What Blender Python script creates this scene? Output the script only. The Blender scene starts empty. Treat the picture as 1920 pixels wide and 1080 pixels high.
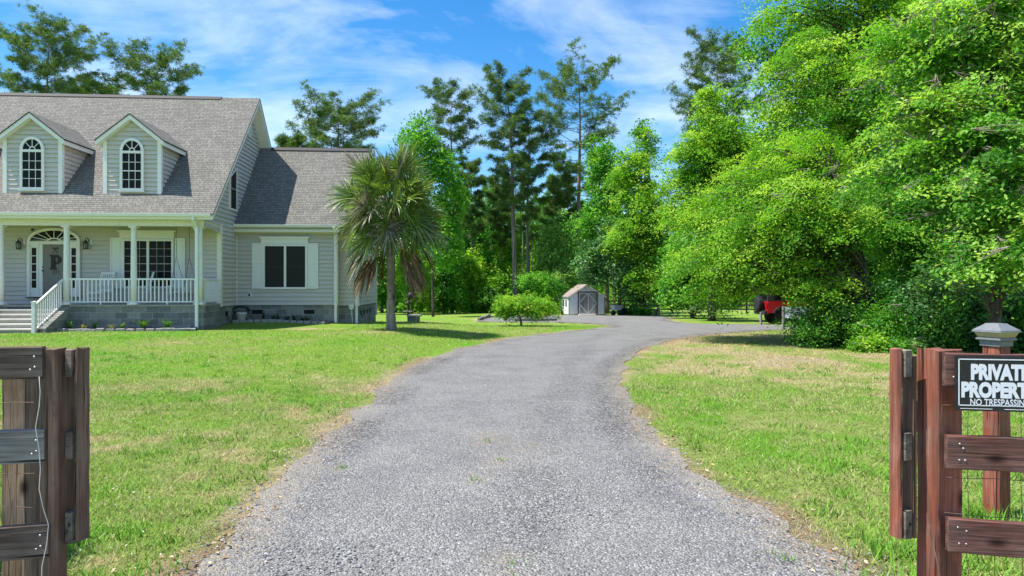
import bpy, math, random
import numpy as np
from mathutils import Vector, Matrix
R = math.radians
random.seed(7)
scn = bpy.context.scene
COL = scn.collection
CAMZ = 1.8
F = 1280.0

# ---------------------------------------------------------------- helpers
def tag(o, label=None, cat=None, group=None, kind=None):
    if label: o['label'] = label
    if cat: o['category'] = cat
    if group: o['group'] = group
    if kind: o['kind'] = kind
    return o

def empty(name, loc, rz=0.0):
    o = bpy.data.objects.new(name, None)
    COL.objects.link(o)
    o.location = loc
    o.rotation_euler = (0, 0, rz)
    o.empty_display_size = 0.2
    return o

class MB:
    """collects shapes, links them as one mesh object"""
    def __init__(s):
        s.v = []; s.f = []; s.m = []; s.sm = []
    def face(s, pts, m=0, smooth=False):
        b = len(s.v); s.v += [tuple(p) for p in pts]
        s.f.append(list(range(b, b + len(pts)))); s.m.append(m); s.sm.append(smooth)
    def raw(s, vs, fs, m=0, smooth=False):
        b = len(s.v); s.v += [tuple(p) for p in vs]
        for f in fs:
            s.f.append([b + i for i in f]); s.m.append(m); s.sm.append(smooth)
    def box(s, x0, x1, y0, y1, z0, z1, m=0, M=None):
        vs = [Vector((x, y, z)) for z in (z0, z1) for y in (y0, y1) for x in (x0, x1)]
        if M is not None: vs = [M @ p for p in vs]
        s.raw(vs, [(0,2,3,1),(4,5,7,6),(0,1,5,4),(2,6,7,3),(0,4,6,2),(1,3,7,5)], m)
    def bbox(s, x0, x1, y0, y1, z0, z1, m=0, M=None, c=0.008):
        """box with chamfered vertical and top edges"""
        pts = [(x0+c,y0),(x1-c,y0),(x1,y0+c),(x1,y1-c),(x1-c,y1),(x0+c,y1),(x0,y1-c),(x0,y0+c)]
        inn = [(x0+2*c,y0+c),(x1-2*c,y0+c),(x1-c,y0+2*c),(x1-c,y1-2*c),(x1-2*c,y1-c),(x0+2*c,y1-c),(x0+c,y1-2*c),(x0+c,y0+2*c)]
        vs = [Vector((x,y,z0)) for x,y in pts]+[Vector((x,y,z1-c)) for x,y in pts]+[Vector((x,y,z1)) for x,y in inn]
        if M is not None: vs = [M @ p for p in vs]
        fs = [tuple(range(7,-1,-1)), tuple(range(16,24))]
        for k in range(8):
            j=(k+1)%8
            fs += [(k,j,8+j,8+k),(8+k,8+j,16+j,16+k)]
        s.raw(vs, fs, m)
    def prism(s, poly, a, b, axis='y', m=0, M=None):
        """2D polygon extruded from a to b. axis y: poly=(x,z); axis x: poly=(y,z); axis z: poly=(x,y)"""
        n = len(poly)
        def P(p, t):
            q = {'y': (p[0], t, p[1]), 'x': (t, p[0], p[1]), 'z': (p[0], p[1], t)}[axis]
            q = Vector(q)
            return M @ q if M is not None else q
        vs = [P(p, a) for p in poly] + [P(p, b) for p in poly]
        fs = [tuple(range(n)), tuple(range(2*n-1, n-1, -1))]
        for k in range(n):
            j = (k+1) % n
            fs.append((k, n+k, n+j, j))
        s.raw(vs, fs, m)
    def ring(s, poly_o, poly_i, a, b, axis='y', m=0, M=None):
        """band between two equal-count closed outlines, extruded a..b"""
        n = len(poly_o)
        def P(p, t):
            q = Vector({'y': (p[0], t, p[1]), 'x': (t, p[0], p[1]), 'z': (p[0], p[1], t)}[axis])
            return M @ q if M is not None else q
        vs = [P(p,a) for p in poly_o]+[P(p,a) for p in poly_i]+[P(p,b) for p in poly_o]+[P(p,b) for p in poly_i]
        fs=[]
        for k in range(n):
            j=(k+1)%n
            fs += [(k,j,n+j,n+k),(2*n+k,3*n+k,3*n+j,2*n+j),(k,2*n+k,2*n+j,j),(n+k,n+j,3*n+j,3*n+k)]
        s.raw(vs, fs, m)
    def tube(s, path, rad, sides=8, m=0, smooth=True, cap=True):
        path = [Vector(p) for p in path]
        if not hasattr(rad, '__len__'): rad = [rad]*len(path)
        vs = []; n = len(path); up = None
        for i, p in enumerate(path):
            t = (path[min(i+1, n-1)] - path[max(i-1, 0)]).normalized()
            if up is None:
                up = Vector((0,0,1)) if abs(t.z) < .9 else Vector((1,0,0))
            a = t.cross(up)
            if a.length < 1e-4: a = t.cross(Vector((0,1,0.3)))
            a.normalize(); b = a.cross(t).normalized(); up = b
            for k in range(sides):
                w = 2*math.pi*k/sides
                vs.append(p + (a*math.cos(w) + b*math.sin(w))*rad[i])
        fs = []
        for i in range(n-1):
            for k in range(sides):
                j = (k+1) % sides
                fs.append((i*sides+k, i*sides+j, (i+1)*sides+j, (i+1)*sides+k))
        s.raw(vs, fs, m, smooth)
        if cap:
            b = len(s.v) - len(vs)
            s.f.append([b+k for k in range(sides-1,-1,-1)]); s.m.append(m); s.sm.append(False)
            s.f.append([b+(n-1)*sides+k for k in range(sides)]); s.m.append(m); s.sm.append(False)
    def lathe(s, prof, cx, cy, sides=16, m=0, M=None, smooth=True):
        vs = []
        for r, z in prof:
            for k in range(sides):
                w = 2*math.pi*k/sides
                q = Vector((cx + r*math.cos(w), cy + r*math.sin(w), z))
                vs.append(M @ q if M is not None else q)
        fs = []
        for i in range(len(prof)-1):
            for k in range(sides):
                j = (k+1) % sides
                fs.append((i*sides+k, i*sides+j, (i+1)*sides+j, (i+1)*sides+k))
        fs.append(tuple(range(sides-1,-1,-1)))
        fs.append(tuple((len(prof)-1)*sides+k for k in range(sides)))
        s.raw(vs, fs, m, smooth)
    def mesh(s, name, mats):
        me = bpy.data.meshes.new(name)
        me.from_pydata(s.v, [], s.f)
        if not isinstance(mats, (list, tuple)): mats = [mats]
        for mt in mats: me.materials.append(mt)
        me.polygons.foreach_set('material_index', s.m)
        me.polygons.foreach_set('use_smooth', s.sm)
        me.update()
        return me
    def build(s, name, mats, parent=None, loc=None, rot=None):
        o = bpy.data.objects.new(name, s.mesh(name, mats))
        COL.objects.link(o)
        if parent is not None: o.parent = parent
        if loc is not None: o.location = loc
        if rot is not None: o.rotation_euler = rot
        return o

def np_mesh(name, verts, nper, mat, smooth=False, cols=None):
    """verts (N*nper,3): N separate polygons of nper corners each"""
    me = bpy.data.meshes.new(name)
    nv = len(verts); nf = nv // nper
    me.vertices.add(nv)
    me.vertices.foreach_set('co', np.ascontiguousarray(verts, dtype=np.float32).ravel())
    me.loops.add(nv)
    me.loops.foreach_set('vertex_index', np.arange(nv, dtype=np.int32))
    me.polygons.add(nf)
    me.polygons.foreach_set('loop_start', np.arange(0, nv, nper, dtype=np.int32))
    if cols is not None:
        a = me.color_attributes.new('col', 'FLOAT_COLOR', 'POINT')
        c4 = np.ones((nv, 4), dtype=np.float32); c4[:, :3] = cols
        a.data.foreach_set('color', c4.ravel())
    me.materials.append(mat)
    me.update(calc_edges=True)
    me.validate()
    return me

def link(name, me, parent=None, loc=None):
    o = bpy.data.objects.new(name, me)
    COL.objects.link(o)
    if parent is not None: o.parent = parent
    if loc is not None: o.location = loc
    return o

def children(o): return [c for c in bpy.data.objects if c.parent == o]
def copy_tree(o, parent=None):
    c = o.copy(); COL.objects.link(c)
    if parent is not None: c.parent = parent
    for ch in children(o): copy_tree(ch, c)
    return c

# value noise
def _hash(ix, iy, s):
    n = (ix.astype(np.int64)*374761393 + iy.astype(np.int64)*668265263 + s*1442695041) & 0x7fffffff
    n = ((n ^ (n >> 13))*1274126177) & 0x7fffffff
    n = n ^ (n >> 16)
    return (n & 0xffff)/65535.0
def vnoise(x, y, s=0):
    x = np.asarray(x, float); y = np.asarray(y, float)
    ix = np.floor(x); iy = np.floor(y); fx = x-ix; fy = y-iy
    fx = fx*fx*(3-2*fx); fy = fy*fy*(3-2*fy)
    ix = ix.astype(int); iy = iy.astype(int)
    a = _hash(ix,iy,s); b=_hash(ix+1,iy,s); c=_hash(ix,iy+1,s); d=_hash(ix+1,iy+1,s)
    return (a*(1-fx)+b*fx)*(1-fy)+(c*(1-fx)+d*fx)*fy
def fnoise(x, y, s=0, o=3):
    t = 0; a = 1; w = 0
    for k in range(o):
        t = t + a*vnoise(np.asarray(x)*2**k, np.asarray(y)*2**k, s+k*17); w += a; a *= .5
    return t/w
def sm(t):
    t = np.clip(t, 0, 1); return t*t*(3-2*t)

# ---------------------------------------------------------------- placing
def ground_z(x, y):
    x = np.asarray(x, float); y = np.asarray(y, float)
    pad = sm((-0.8 - x)/4.0)*sm((y-11)/10)*(1-sm((y-30)/8))
    z = .27*pad
    z = z + .17*np.exp(-((x+10.2)/2.2)**2 - ((y-28.6)/1.6)**2)
    z = z - .018*np.clip(y-30, 0, 60)
    z = z + .018*(fnoise(x*.35, y*.35, 5)-.5)*sm((y-4)/6)
    return z
def gz(x, y): return float(ground_z(np.array([x]), np.array([y]))[0])
def g2y(py):
    dy = py-540
    y = CAMZ*F/dy
    return y if y <= 30 else 1.26*F/(dy-.018*F)
def gpt(px, py):
    y = g2y(py); return ((px-960)/F*y, y)
def wx(px, Y): return (px-960)/F*Y
def wz(py, Y): return CAMZ + (540-py)/F*Y

# ---------------------------------------------------------------- materials
def new_mat(name):
    m = bpy.data.materials.new(name); m.use_nodes = True
    nt = m.node_tree; nt.nodes.clear()
    out = nt.nodes.new('ShaderNodeOutputMaterial')
    return m, nt, out
class NT:
    def __init__(s, nt): s.nt = nt
    def n(s, t, **kw):
        nd = s.nt.nodes.new(t)
        for k, v in kw.items():
            if k == 'i':
                for kk, vv in v.items(): s.set(nd.inputs[kk], vv)
            else: setattr(nd, k, v)
        return nd
    def set(s, inp, v):
        if hasattr(v, 'is_output') or isinstance(v, bpy.types.NodeSocket): s.nt.links.new(v, inp)
        else: inp.default_value = v
    def math(s, op, a, b=0.0, clamp=False):
        nd = s.nt.nodes.new('ShaderNodeMath'); nd.operation = op; nd.use_clamp = clamp
        s.set(nd.inputs[0], a); s.set(nd.inputs[1], b); return nd.outputs[0]
    def mix(s, fac, a, b, bt='MIX'):
        nd = s.nt.nodes.new('ShaderNodeMix'); nd.data_type = 'RGBA'; nd.blend_type = bt
        s.set(nd.inputs[0], fac)
        for idx, v in ((6, a), (7, b)):
            if isinstance(v, tuple) and len(v) == 3: v = v+(1,)
            s.set(nd.inputs[idx], v)
        return nd.outputs[2]
    def ramp(s, fac, stops, interp='LINEAR'):
        nd = s.nt.nodes.new('ShaderNodeValToRGB'); nd.color_ramp.interpolation = interp
        cr = nd.color_ramp
        while len(cr.elements) < len(stops): cr.elements.new(.5)
        for e, (p, c) in zip(cr.elements, stops):
            e.position = p; e.color = c+(1,) if isinstance(c, tuple) and len(c) == 3 else c
        s.set(nd.inputs[0], fac); return nd.outputs[0]
    def noise(s, vec, scale, detail=3, rough=.55, dist=0.0):
        nd = s.nt.nodes.new('ShaderNodeTexNoise')
        nd.inputs['Scale'].default_value = scale; nd.inputs['Detail'].default_value = detail
        nd.inputs['Roughness'].default_value = rough; nd.inputs['Distortion'].default_value = dist
        if vec is not None: s.set(nd.inputs['Vector'], vec)
        return nd.outputs['Fac']
    def coord(s, which='Object'):
        return s.nt.nodes.new('ShaderNodeTexCoord').outputs[which]
    def mapping(s, vec, scale=(1,1,1), rot=(0,0,0), loc=(0,0,0)):
        nd = s.nt.nodes.new('ShaderNodeMapping')
        s.set(nd.inputs['Vector'], vec)
        nd.inputs['Scale'].default_value = scale; nd.inputs['Rotation'].default_value = rot; nd.inputs['Location'].default_value = loc
        return nd.outputs[0]
    def bump(s, h, strength=.5, dist=.01):
        nd = s.nt.nodes.new('ShaderNodeBump')
        nd.inputs['Strength'].default_value = strength; nd.inputs['Distance'].default_value = dist
        s.set(nd.inputs['Height'], h); return nd.outputs[0]
    def bsdf(s, out, color, rough=.6, normal=None, spec=.35, metal=0.0):
        b = s.nt.nodes.new('ShaderNodeBsdfPrincipled')
        if isinstance(color, tuple) and len(color) == 3: color = color+(1,)
        s.set(b.inputs['Base Color'], color); s.set(b.inputs['Roughness'], rough)
        b.inputs['Specular IOR Level'].default_value = spec; b.inputs['Metallic'].default_value = metal
        if normal is not None: s.set(b.inputs['Normal'], normal)
        s.nt.links.new(b.outputs[0], out.inputs['Surface'])
        return b

def plain(name, col, rough=.6, var=.12, scale=6.0, spec=.35, bump=.0, metal=0.0, dirt=None):
    """paint / plastic / metal with uneven tone and faint grime"""
    m, nt, out = new_mat(name); g = NT(nt)
    co = g.coord()
    n = g.noise(co, scale, 4)
    n2 = g.noise(co, scale*9, 3)
    lo = tuple(c*(1-var) for c in col); hi = tuple(min(1, c*(1+var*.6)) for c in col)
    c = g.mix(n, lo, hi)
    if dirt is not None:
        c = g.mix(g.math('MULTIPLY', g.ramp(n2, [(.45,(0,0,0)),(.75,(1,1,1))]), .45), c, dirt)
    nm = g.bump(n2, bump, .004) if bump else None
    g.bsdf(out, c, rough, nm, spec, metal)
    return m

def wood_mat(name, c0, c1, c2, axis='z', scale=1.0, rough=.75, grey=.0):
    """grain along axis: streaks, cracks, worn patches"""
    m, nt, out = new_mat(name); g = NT(nt)
    co = g.coord()
    st = {'z': (64, 64, 2.2), 'x': (2.2, 64, 64), 'y': (64, 2.2, 64)}[axis]
    v = g.mapping(co, tuple(a*scale for a in st))
    n = g.noise(v, 1.0, 6, .65, .6)
    st2 = {'z': (70, 70, .9), 'x': (.9, 70, 70), 'y': (70, .9, 70)}[axis]
    cr = g.noise(g.mapping(co, tuple(a*scale for a in st2), loc=(3,5,7)), 1.0, 3, .5, .3)
    big = g.noise(co, 3.2*scale, 4, .6)
    c = g.ramp(n, [(.28, c0), (.5, c1), (.72, c2)])
    if grey: c = g.mix(g.math('MULTIPLY', g.ramp(big, [(.42,(0,0,0)),(.68,(1,1,1))]), grey), c, (.27,.24,.20))
    crack = g.ramp(cr, [(.33,(.10,.085,.08)), (.385,(1,1,1))])
    stain = g.noise(g.mapping(co, tuple(x*scale for x in {'z': (9,9,1.2), 'x': (1.2,9,9), 'y': (9,1.2,9)}[axis]), loc=(1,9,4)), 1.0, 4, .65)
    c = g.mix(1.0, c, g.ramp(stain, [(.34,(.48,.46,.45)),(.6,(1.15,1.12,1.1))]), 'MULTIPLY')
    c = g.mix(1.0, c, crack, 'MULTIPLY')
    kv = g.n('ShaderNodeTexVoronoi'); kv.inputs['Scale'].default_value = 1.0
    g.set(kv.inputs['Vector'], g.mapping(co, tuple(x*scale for x in {'z': (6,6,2.6), 'x': (2.6,6,6), 'y': (6,2.6,6)}[axis])))
    kn = g.ramp(kv.outputs['Distance'], [(.05,(.16,.13,.12)),(.09,(.55,.5,.48)),(.15,(1,1,1))])
    c = g.mix(1.0, c, kn, 'MULTIPLY')
    h = g.math('ADD', g.math('MULTIPLY', n, .5), cr)
    g.bsdf(out, c, rough, g.bump(h, .55, .006), .3)
    return m

def leaf_mat(name, c0, c1, c2, trans=.35, rough=.55, spec=.2, tint=(1.1,1.2,.5)):
    m, nt, out = new_mat(name); g = NT(nt)
    geo = g.n('ShaderNodeNewGeometry')
    r = geo.outputs['Random Per Island']
    big = g.noise(g.coord(), .55, 3)
    at = g.n('ShaderNodeAttribute'); at.attribute_name = 'col'
    sp = g.n('ShaderNodeSeparateColor', i={'Color': at.outputs['Color']})
    t = g.math('ADD', g.math('MULTIPLY', sp.outputs[0], .74), g.math('MULTIPLY', g.math('SUBTRACT', 1.0, sp.outputs[1]), g.math('MULTIPLY', r, .62)))
    t = g.math('ADD', t, g.math('MULTIPLY', r, .12)) 
    f = g.math('ADD', t, g.math('MULTIPLY', g.math('SUBTRACT', big, .5), .45))
    c = g.ramp(f, [(.12, c0), (.45, c1), (.80, c2)])
    b = nt.nodes.new('ShaderNodeBsdfPrincipled')
    g.set(b.inputs['Base Color'], c); b.inputs['Roughness'].default_value = rough
    b.inputs['Specular IOR Level'].default_value = spec
    t = nt.nodes.new('ShaderNodeBsdfTranslucent')
    g.set(t.inputs['Color'], g.mix(1.0, c, tint, 'MULTIPLY'))
    mx = nt.nodes.new('ShaderNodeMixShader'); mx.inputs[0].default_value = trans
    nt.links.new(b.outputs[0], mx.inputs[1]); nt.links.new(t.outputs[0], mx.inputs[2])
    nt.links.new(mx.outputs[0], out.inputs['Surface'])
    return m

M = {}
M['white'] = plain('white_paint', (.80,.775,.77), .45, .06, 3, .4, dirt=(.55,.55,.5))
M['cream'] = plain('cream_trim', (.76,.72,.645), .5, .08, 2, .35, dirt=(.5,.49,.36))
M['shutter'] = plain('shutter_vinyl', (.76,.76,.74), .45, .04, 4)
def siding_mat():
    m, nt, out = new_mat('vinyl_siding'); g = NT(nt)
    co = g.coord()
    n = g.noise(g.mapping(co, (.8,.8,.25)), 1.5, 5)
    grain = g.noise(g.mapping(co, (3,3,60)), 3, 2)
    c = g.mix(n, (.50,.463,.432), (.59,.55,.517))
    g.bsdf(out, c, .5, g.bump(grain, .08, .003), .35)
    return m
M['siding'] = siding_mat()
M['glass'] = plain('dark_window_glass', (.008,.010,.010), .25, .3, 2, .12)
M['screen'] = plain('insect_screen', (.02,.022,.022), .55, .25, 40, .2)
M['muntin'] = plain('muntin_white', (.36,.36,.35), .5, .05)
def shingle_mat(name, ax):
    m, nt, out = new_mat(name); g = NT(nt)
    co = g.coord()
    sp = g.n('ShaderNodeSeparateXYZ', i={'Vector': co})
    a = sp.outputs['X'] if ax == 'x' else sp.outputs['Y']
    cb = g.n('ShaderNodeCombineXYZ', i={'X': a, 'Y': sp.outputs['Z'], 'Z': 0.0})
    vec = cb.outputs[0]
    br = g.n('ShaderNodeTexBrick')
    br.offset = .37; br.offset_frequency = 2; br.squash = .7; br.squash_frequency = 3
    g.set(br.inputs['Vector'], vec)
    br.inputs['Color1'].default_value = (.155,.150,.134,1); br.inputs['Color2'].default_value = (.225,.219,.198,1)
    br.inputs['Mortar'].default_value = (.07,.063,.056,1)
    br.inputs['Scale'].default_value = 1.0; br.inputs['Mortar Size'].default_value = .009
    br.inputs['Mortar Smooth'].default_value = .3; br.inputs['Bias'].default_value = .0
    br.inputs['Brick Width'].default_value = .21; br.inputs['Row Height'].default_value = .083
    n = g.noise(vec, 55, 2)
    big = g.noise(vec, .5, 4)
    c = g.mix(1.0, br.outputs['Color'], g.mix(n, (.86,.86,.86), (1.1,1.1,1.1)), 'MULTIPLY')
    c = g.mix(1.0, c, g.mix(big, (.84,.83,.82), (1.12,1.12,1.12)), 'MULTIPLY')
    h = g.math('SUBTRACT', g.math('MULTIPLY', n, .3), br.outputs['Fac'])
    g.bsdf(out, c, .85, g.bump(h, .6, .02), .2)
    return m
M['shingle_x'] = shingle_mat('asphalt_shingle', 'x')
M['shingle_y'] = shingle_mat('asphalt_shingle_side', 'y')
M['roofedge'] = plain('roof_edge_dark', (.035,.033,.035), .7, .2)
def block_mat():
    m, nt, out = new_mat('split_face_block'); g = NT(nt)
    co = g.coord()
    sp = g.n('ShaderNodeSeparateXYZ', i={'Vector': co})
    cb = g.n('ShaderNodeCombineXYZ', i={'X': g.math('ADD', sp.outputs['X'], sp.outputs['Y']), 'Y': g.math('ADD', sp.outputs['Z'], .03), 'Z': 0.0})
    br = g.n('ShaderNodeTexBrick'); br.offset = .5
    g.set(br.inputs['Vector'], cb.outputs[0])
    br.inputs['Color1'].default_value = (.15,.16,.165,1); br.inputs['Color2'].default_value = (.30,.30,.285,1)
    br.inputs['Mortar'].default_value = (.36,.36,.35,1)
    br.inputs['Scale'].default_value = 1.0; br.inputs['Mortar Size'].default_value = .008
    br.inputs['Brick Width'].default_value = .44; br.inputs['Row Height'].default_value = .235
    n = g.noise(co, 14, 5, .7); n2 = g.noise(co, 1.3, 3)
    c = g.mix(1.0, br.outputs['Color'], g.mix(n, (.45,.45,.47), (1.5,1.48,1.42)), 'MULTIPLY')
    c = g.mix(1.0, c, g.mix(n2, (.8,.84,.9), (1.15,1.1,1.0)), 'MULTIPLY')
    g.bsdf(out, c, .9, g.bump(n, .9, .03), .2)
    return m
M['block'] = block_mat()
def concrete_mat(name, col, sc=1.0):
    m, nt, out = new_mat(name); g = NT(nt)
    co = g.coord(); n = g.noise(co, 3*sc, 6, .65); n2 = g.noise(co, 40*sc, 3)
    c = g.mix(n, tuple(x*.6 for x in col), tuple(x*1.25 for x in col))
    c = g.mix(1.0, c, g.mix(n2, (.8,.8,.8), (1.15,1.15,1.15)), 'MULTIPLY')
    g.bsdf(out, c, .9, g.bump(n2, .3, .006), .2)
    return m
M['concrete'] = concrete_mat('step_concrete', (.33,.315,.28))
M['nosing'] = concrete_mat('step_nosing', (.58,.56,.50))
M['stone'] = concrete_mat('edging_stone', (.33,.32,.30), 3)
M['doorgrey'] = plain('door_paint_taupe', (.19,.175,.165), .4, .06)
M['black'] = plain('black_metal', (.015,.015,.016), .45, .2)
M['gunmetal'] = plain('dark_bronze', (.05,.047,.043), .4, .3, 20)
M['lampglass'] = plain('lantern_glass', (.25,.26,.25), .15, .2)
M['number'] = plain('brushed_number', (.08,.08,.085), .4, .1)
M['bark_palm'] = wood_mat('palm_bark', (.14,.115,.095), (.27,.235,.20), (.36,.32,.28), 'z', .35, .9)
M['bark'] = wood_mat('grey_brown_bark', (.035,.028,.022), (.09,.075,.062), (.16,.135,.11), 'z', .22, .95)
M['bark_pine'] = wood_mat('pine_bark', (.09,.07,.058), (.22,.18,.155), (.34,.29,.255), 'z', .14, .95)
M['twig'] = plain('bare_twig', (.24,.205,.165), .9, .35, 8)
M['post_red'] = wood_mat('red_brown_post', (.09,.026,.014), (.235,.066,.036), (.36,.125,.075), 'z', 1.0, .7, .3)
M['post_top'] = wood_mat('red_brown_board', (.06,.024,.018), (.165,.062,.046), (.28,.13,.10), 'x', 1.0, .75, .35)
M['post_dark'] = wood_mat('dark_brown_post', (.06,.030,.019), (.165,.088,.054), (.28,.165,.105), 'z', 1.0, .75, .3)
M['post_weather'] = wood_mat('weathered_post', (.09,.058,.038), (.22,.15,.10), (.35,.26,.18), 'z', 1.0, .85, .5)
M['rail_dark'] = wood_mat('dark_rail', (.045,.029,.021), (.125,.084,.062), (.23,.165,.125), 'x', 1.0, .8, .35)
M['rail_grey'] = wood_mat('grey_rail', (.09,.08,.072), (.24,.22,.20), (.40,.375,.345), 'x', 1.0, .85, .6)
M['endgrain'] = wood_mat('weathered_end_grain', (.07,.06,.045), (.18,.155,.115), (.30,.26,.195), 'y', .7, .9, .3)
M['oldfence'] = wood_mat('old_dark_fence', (.02,.017,.014), (.05,.043,.036), (.10,.088,.075), 'x', .6, .9, .2)
M['greypost'] = wood_mat('grey_old_post', (.12,.11,.10), (.25,.235,.22), (.38,.36,.34), 'z', .8, .9, .3)
M['wire'] = plain('rusty_wire', (.17,.115,.085), .6, .35, 30)
M['nail'] = plain('galvanised_nail', (.5,.5,.48), .35, .1, metal=.7)
M['signblack'] = plain('sign_black', (.012,.013,.02), .3, .2, 8, .5, dirt=(.05,.05,.055))
M['signwhite'] = plain('sign_white', (.78,.80,.82), .4, .05)
M['capmetal'] = plain('post_cap_grey', (.17,.185,.195), .5, .35, 30, dirt=(.08,.08,.075))
M['capglass'] = plain('post_cap_lens', (.42,.36,.20), .35, .3, 15, dirt=(.25,.2,.1))
M['cable'] = plain('white_cable', (.65,.63,.57), .5, .1)
M['pot'] = plain('white_plastic_pot', (.68,.68,.65), .5, .08)
M['hose'] = plain('dark_green_hose', (.02,.028,.026), .4, .2)
M['vent'] = plain('vent_dark', (.015,.010,.009), .8, .3)
M['red'] = plain('red_car_paint', (.42,.012,.016), .35, .08, 3, .4)
M['rubber'] = plain('tyre_rubber', (.022,.022,.023), .8, .25, 12, bump=.3)
M['blackplastic'] = plain('black_plastic', (.03,.031,.034), .5, .2)
M['rim'] = plain('dark_wheel_rim', (.12,.12,.125), .35, .1, metal=.6)
M['taillight'] = plain('tail_light_red', (.25,.005,.006), .2, .1)
M['greypanel'] = plain('pale_grey_panel', (.55,.58,.62), .5, .1, 3, dirt=(.35,.36,.36))
M['shedwhite'] = plain('shed_white', (.80,.81,.82), .5, .10, 2, dirt=(.5,.5,.5))
M['sheddoor'] = wood_mat('weathered_shed_door', (.16,.155,.15), (.32,.315,.31), (.46,.455,.45), 'z', .3, .85)
M['sheddoor_trim'] = plain('door_batten_grey', (.52,.53,.54), .7, .15, 4)
M['rust'] = plain('rusty_tin_roof', (.29,.235,.215), .8, .35, 3, dirt=(.2,.11,.08))
M['teal'] = plain('dark_teal_plastic', (.02,.06,.07), .4, .2)
M['cushion'] = plain('pale_cushion_fabric', (.55,.56,.55), .9, .3, 25)
M['chair'] = plain('rocker_white', (.74,.74,.73), .5, .06)
# ---------------------------------------------------------------- ground, driveway, grass
DRIVE_PX_L = [(360,1080),(430,1010),(480,945),(545,880),(640,795),(690,752),(765,692),(860,655),(950,635),(1060,621),(1120,615.5),(1146,612.5)]
ISL_TOP = [(1135,609.5),(1105,607),(1040,604.5),(975,604),(925,603.5),(893,603)]
PARK = [(897,599),(925,594),(955,591.5),(1040,591),(1140,590.5),(1240,592.5),(1262,597),(1255,601),(1290,606),(1345,608),(1420,608),(1500,611),(1560,613)]
DRIVE_PX_R = [(1600,619),(1480,618),(1340,626),(1262,637),(1205,655),(1170,685),(1160,715),(1200,795),(1290,880),(1440,965),(1600,1080)]
drive = [(-3.4,-4.0),(-2.15,3.6)] + [gpt(*p) for p in DRIVE_PX_L+ISL_TOP+PARK+DRIVE_PX_R] + [(2.25,3.6),(3.6,-4.0)]
DP = np.array(drive)
def sdist(x, y, P=DP):
    """signed distance to the driveway outline, negative inside"""
    x = np.asarray(x, float).ravel(); y = np.asarray(y, float).ravel()
    d = np.full(x.shape, 1e9); ins = np.zeros(x.shape, bool)
    n = len(P)
    for i in range(n):
        a = P[i]; b = P[(i+1) % n]
        ex, ey = b-a
        t = np.clip(((x-a[0])*ex+(y-a[1])*ey)/(ex*ex+ey*ey+1e-12), 0, 1)
        d = np.minimum(d, (x-a[0]-t*ex)**2+(y-a[1]-t*ey)**2)
        cond = (a[1] > y) != (b[1] > y)
        with np.errstate(divide='ignore', invalid='ignore'):
            xi = (b[0]-a[0])*(y-a[1])/(b[1]-a[1]+1e-15)+a[0]
        ins ^= cond & (x < xi)
    d = np.sqrt(d)
    return np.where(ins, -d, d)
def sdn(x, y):
    x = np.asarray(x, float).ravel(); y = np.asarray(y, float).ravel()
    return sdist(x, y) + .34*(fnoise(x*1.1, y*1.1, 31)-.5) + .22*(fnoise(x*5, y*5, 33)-.5)

def lawn_col(x, y, sd=None):
    x = np.asarray(x, float).ravel(); y = np.asarray(y, float).ravel()
    if sd is None: sd = sdist(x, y)
    green = np.array([.205,.345,.045]); lush = np.array([.15,.335,.028]); olive = np.array([.26,.34,.085]); dry = np.array([.44,.38,.19]); soil = np.array([.46,.36,.245]); red = np.array([.30,.18,.13])
    n1 = fnoise(x*.33, y*.22, 1, 4); n2 = fnoise(x*1.3, y*1.0, 2, 3); n3 = fnoise(x*4.5, y*4.5, 3, 3)
    rightl = sm((x-1.5)/2)*(1-sm((y-26)/5))
    dryness = .30*n1 + .42*n2 + .28*n3 + .085*rightl - .06
    dryness = dryness + .22*np.exp(-((x+5.0)/1.7)**2-((y-23.6)/1.0)**2)          # worn patch at the palm
    dryness = dryness + .20*np.exp(-((x+7.4)/1.6)**2-((y-25.6)/.9)**2)
    dryness = dryness + rightl*.12*sm((y-9)/5)*sm((fnoise(x*.7+9, y*.9, 91)-.42)/.16)
    dryness = dryness - .05*(1-rightl)*sm((y-12)/6)
    t1 = sm((dryness-.35)/.15)[:,None]; t2 = sm((dryness-.52)/.12)[:,None]; t3 = sm((dryness-.66)/.10)[:,None]
    lu = sm((fnoise(x*.6, y*.5, 9)-.45)/.2)[:,None]
    c = green*(1-lu)+lush*lu
    c = c*(1-t1)+olive*t1
    c = c*(1-t2)+dry*t2
    c = c*(1-t3)+soil*t3
    nn = fnoise(x*.8, y*.8, 12)
    v = sm((.46*sm((nn-.3)/.3)+.07 - sd)/.35)[:,None]*.85
    vr = sm((fnoise(x*.5+3, y*.5, 14)-.42)/.12)[:,None]
    verge = soil*(1-.6*vr)+red*.6*vr
    c = c*(1-v)+verge*v
    return c

def axis_coords(segs):
    out = []
    for a, b, st in segs:
        out += list(np.arange(a, b, st))
    out.append(segs[-1][1])
    return np.array(out)
gx = axis_coords([(-600,-120,60),(-120,-40,8),(-40,-16,1.0),(-16,-8,.35),(-8,8,.16),(8,14,.3),(14,40,1.0),(40,120,8),(120,600,60)])
gy = axis_coords([(-200,-20,30),(-20,-3,1.0),(-3,12,.16),(12,34,.3),(34,66,.8),(66,120,6),(120,900,60)])
XX, YY = np.meshgrid(gx, gy)
fx, fy = XX.ravel(), YY.ravel()
SD = sdist(fx, fy)
gzv = ground_z(fx, fy) - .03*sm((.05-SD)/.3)*((np.abs(fx) < 60) & (fy < 66))
nx, ny = len(gx), len(gy)
idx = np.arange(nx*ny).reshape(ny, nx)
quads = np.stack([idx[:-1,:-1], idx[:-1,1:], idx[1:,1:], idx[1:,:-1]], -1).reshape(-1,4)
me = bpy.data.meshes.new('lawn')
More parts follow.
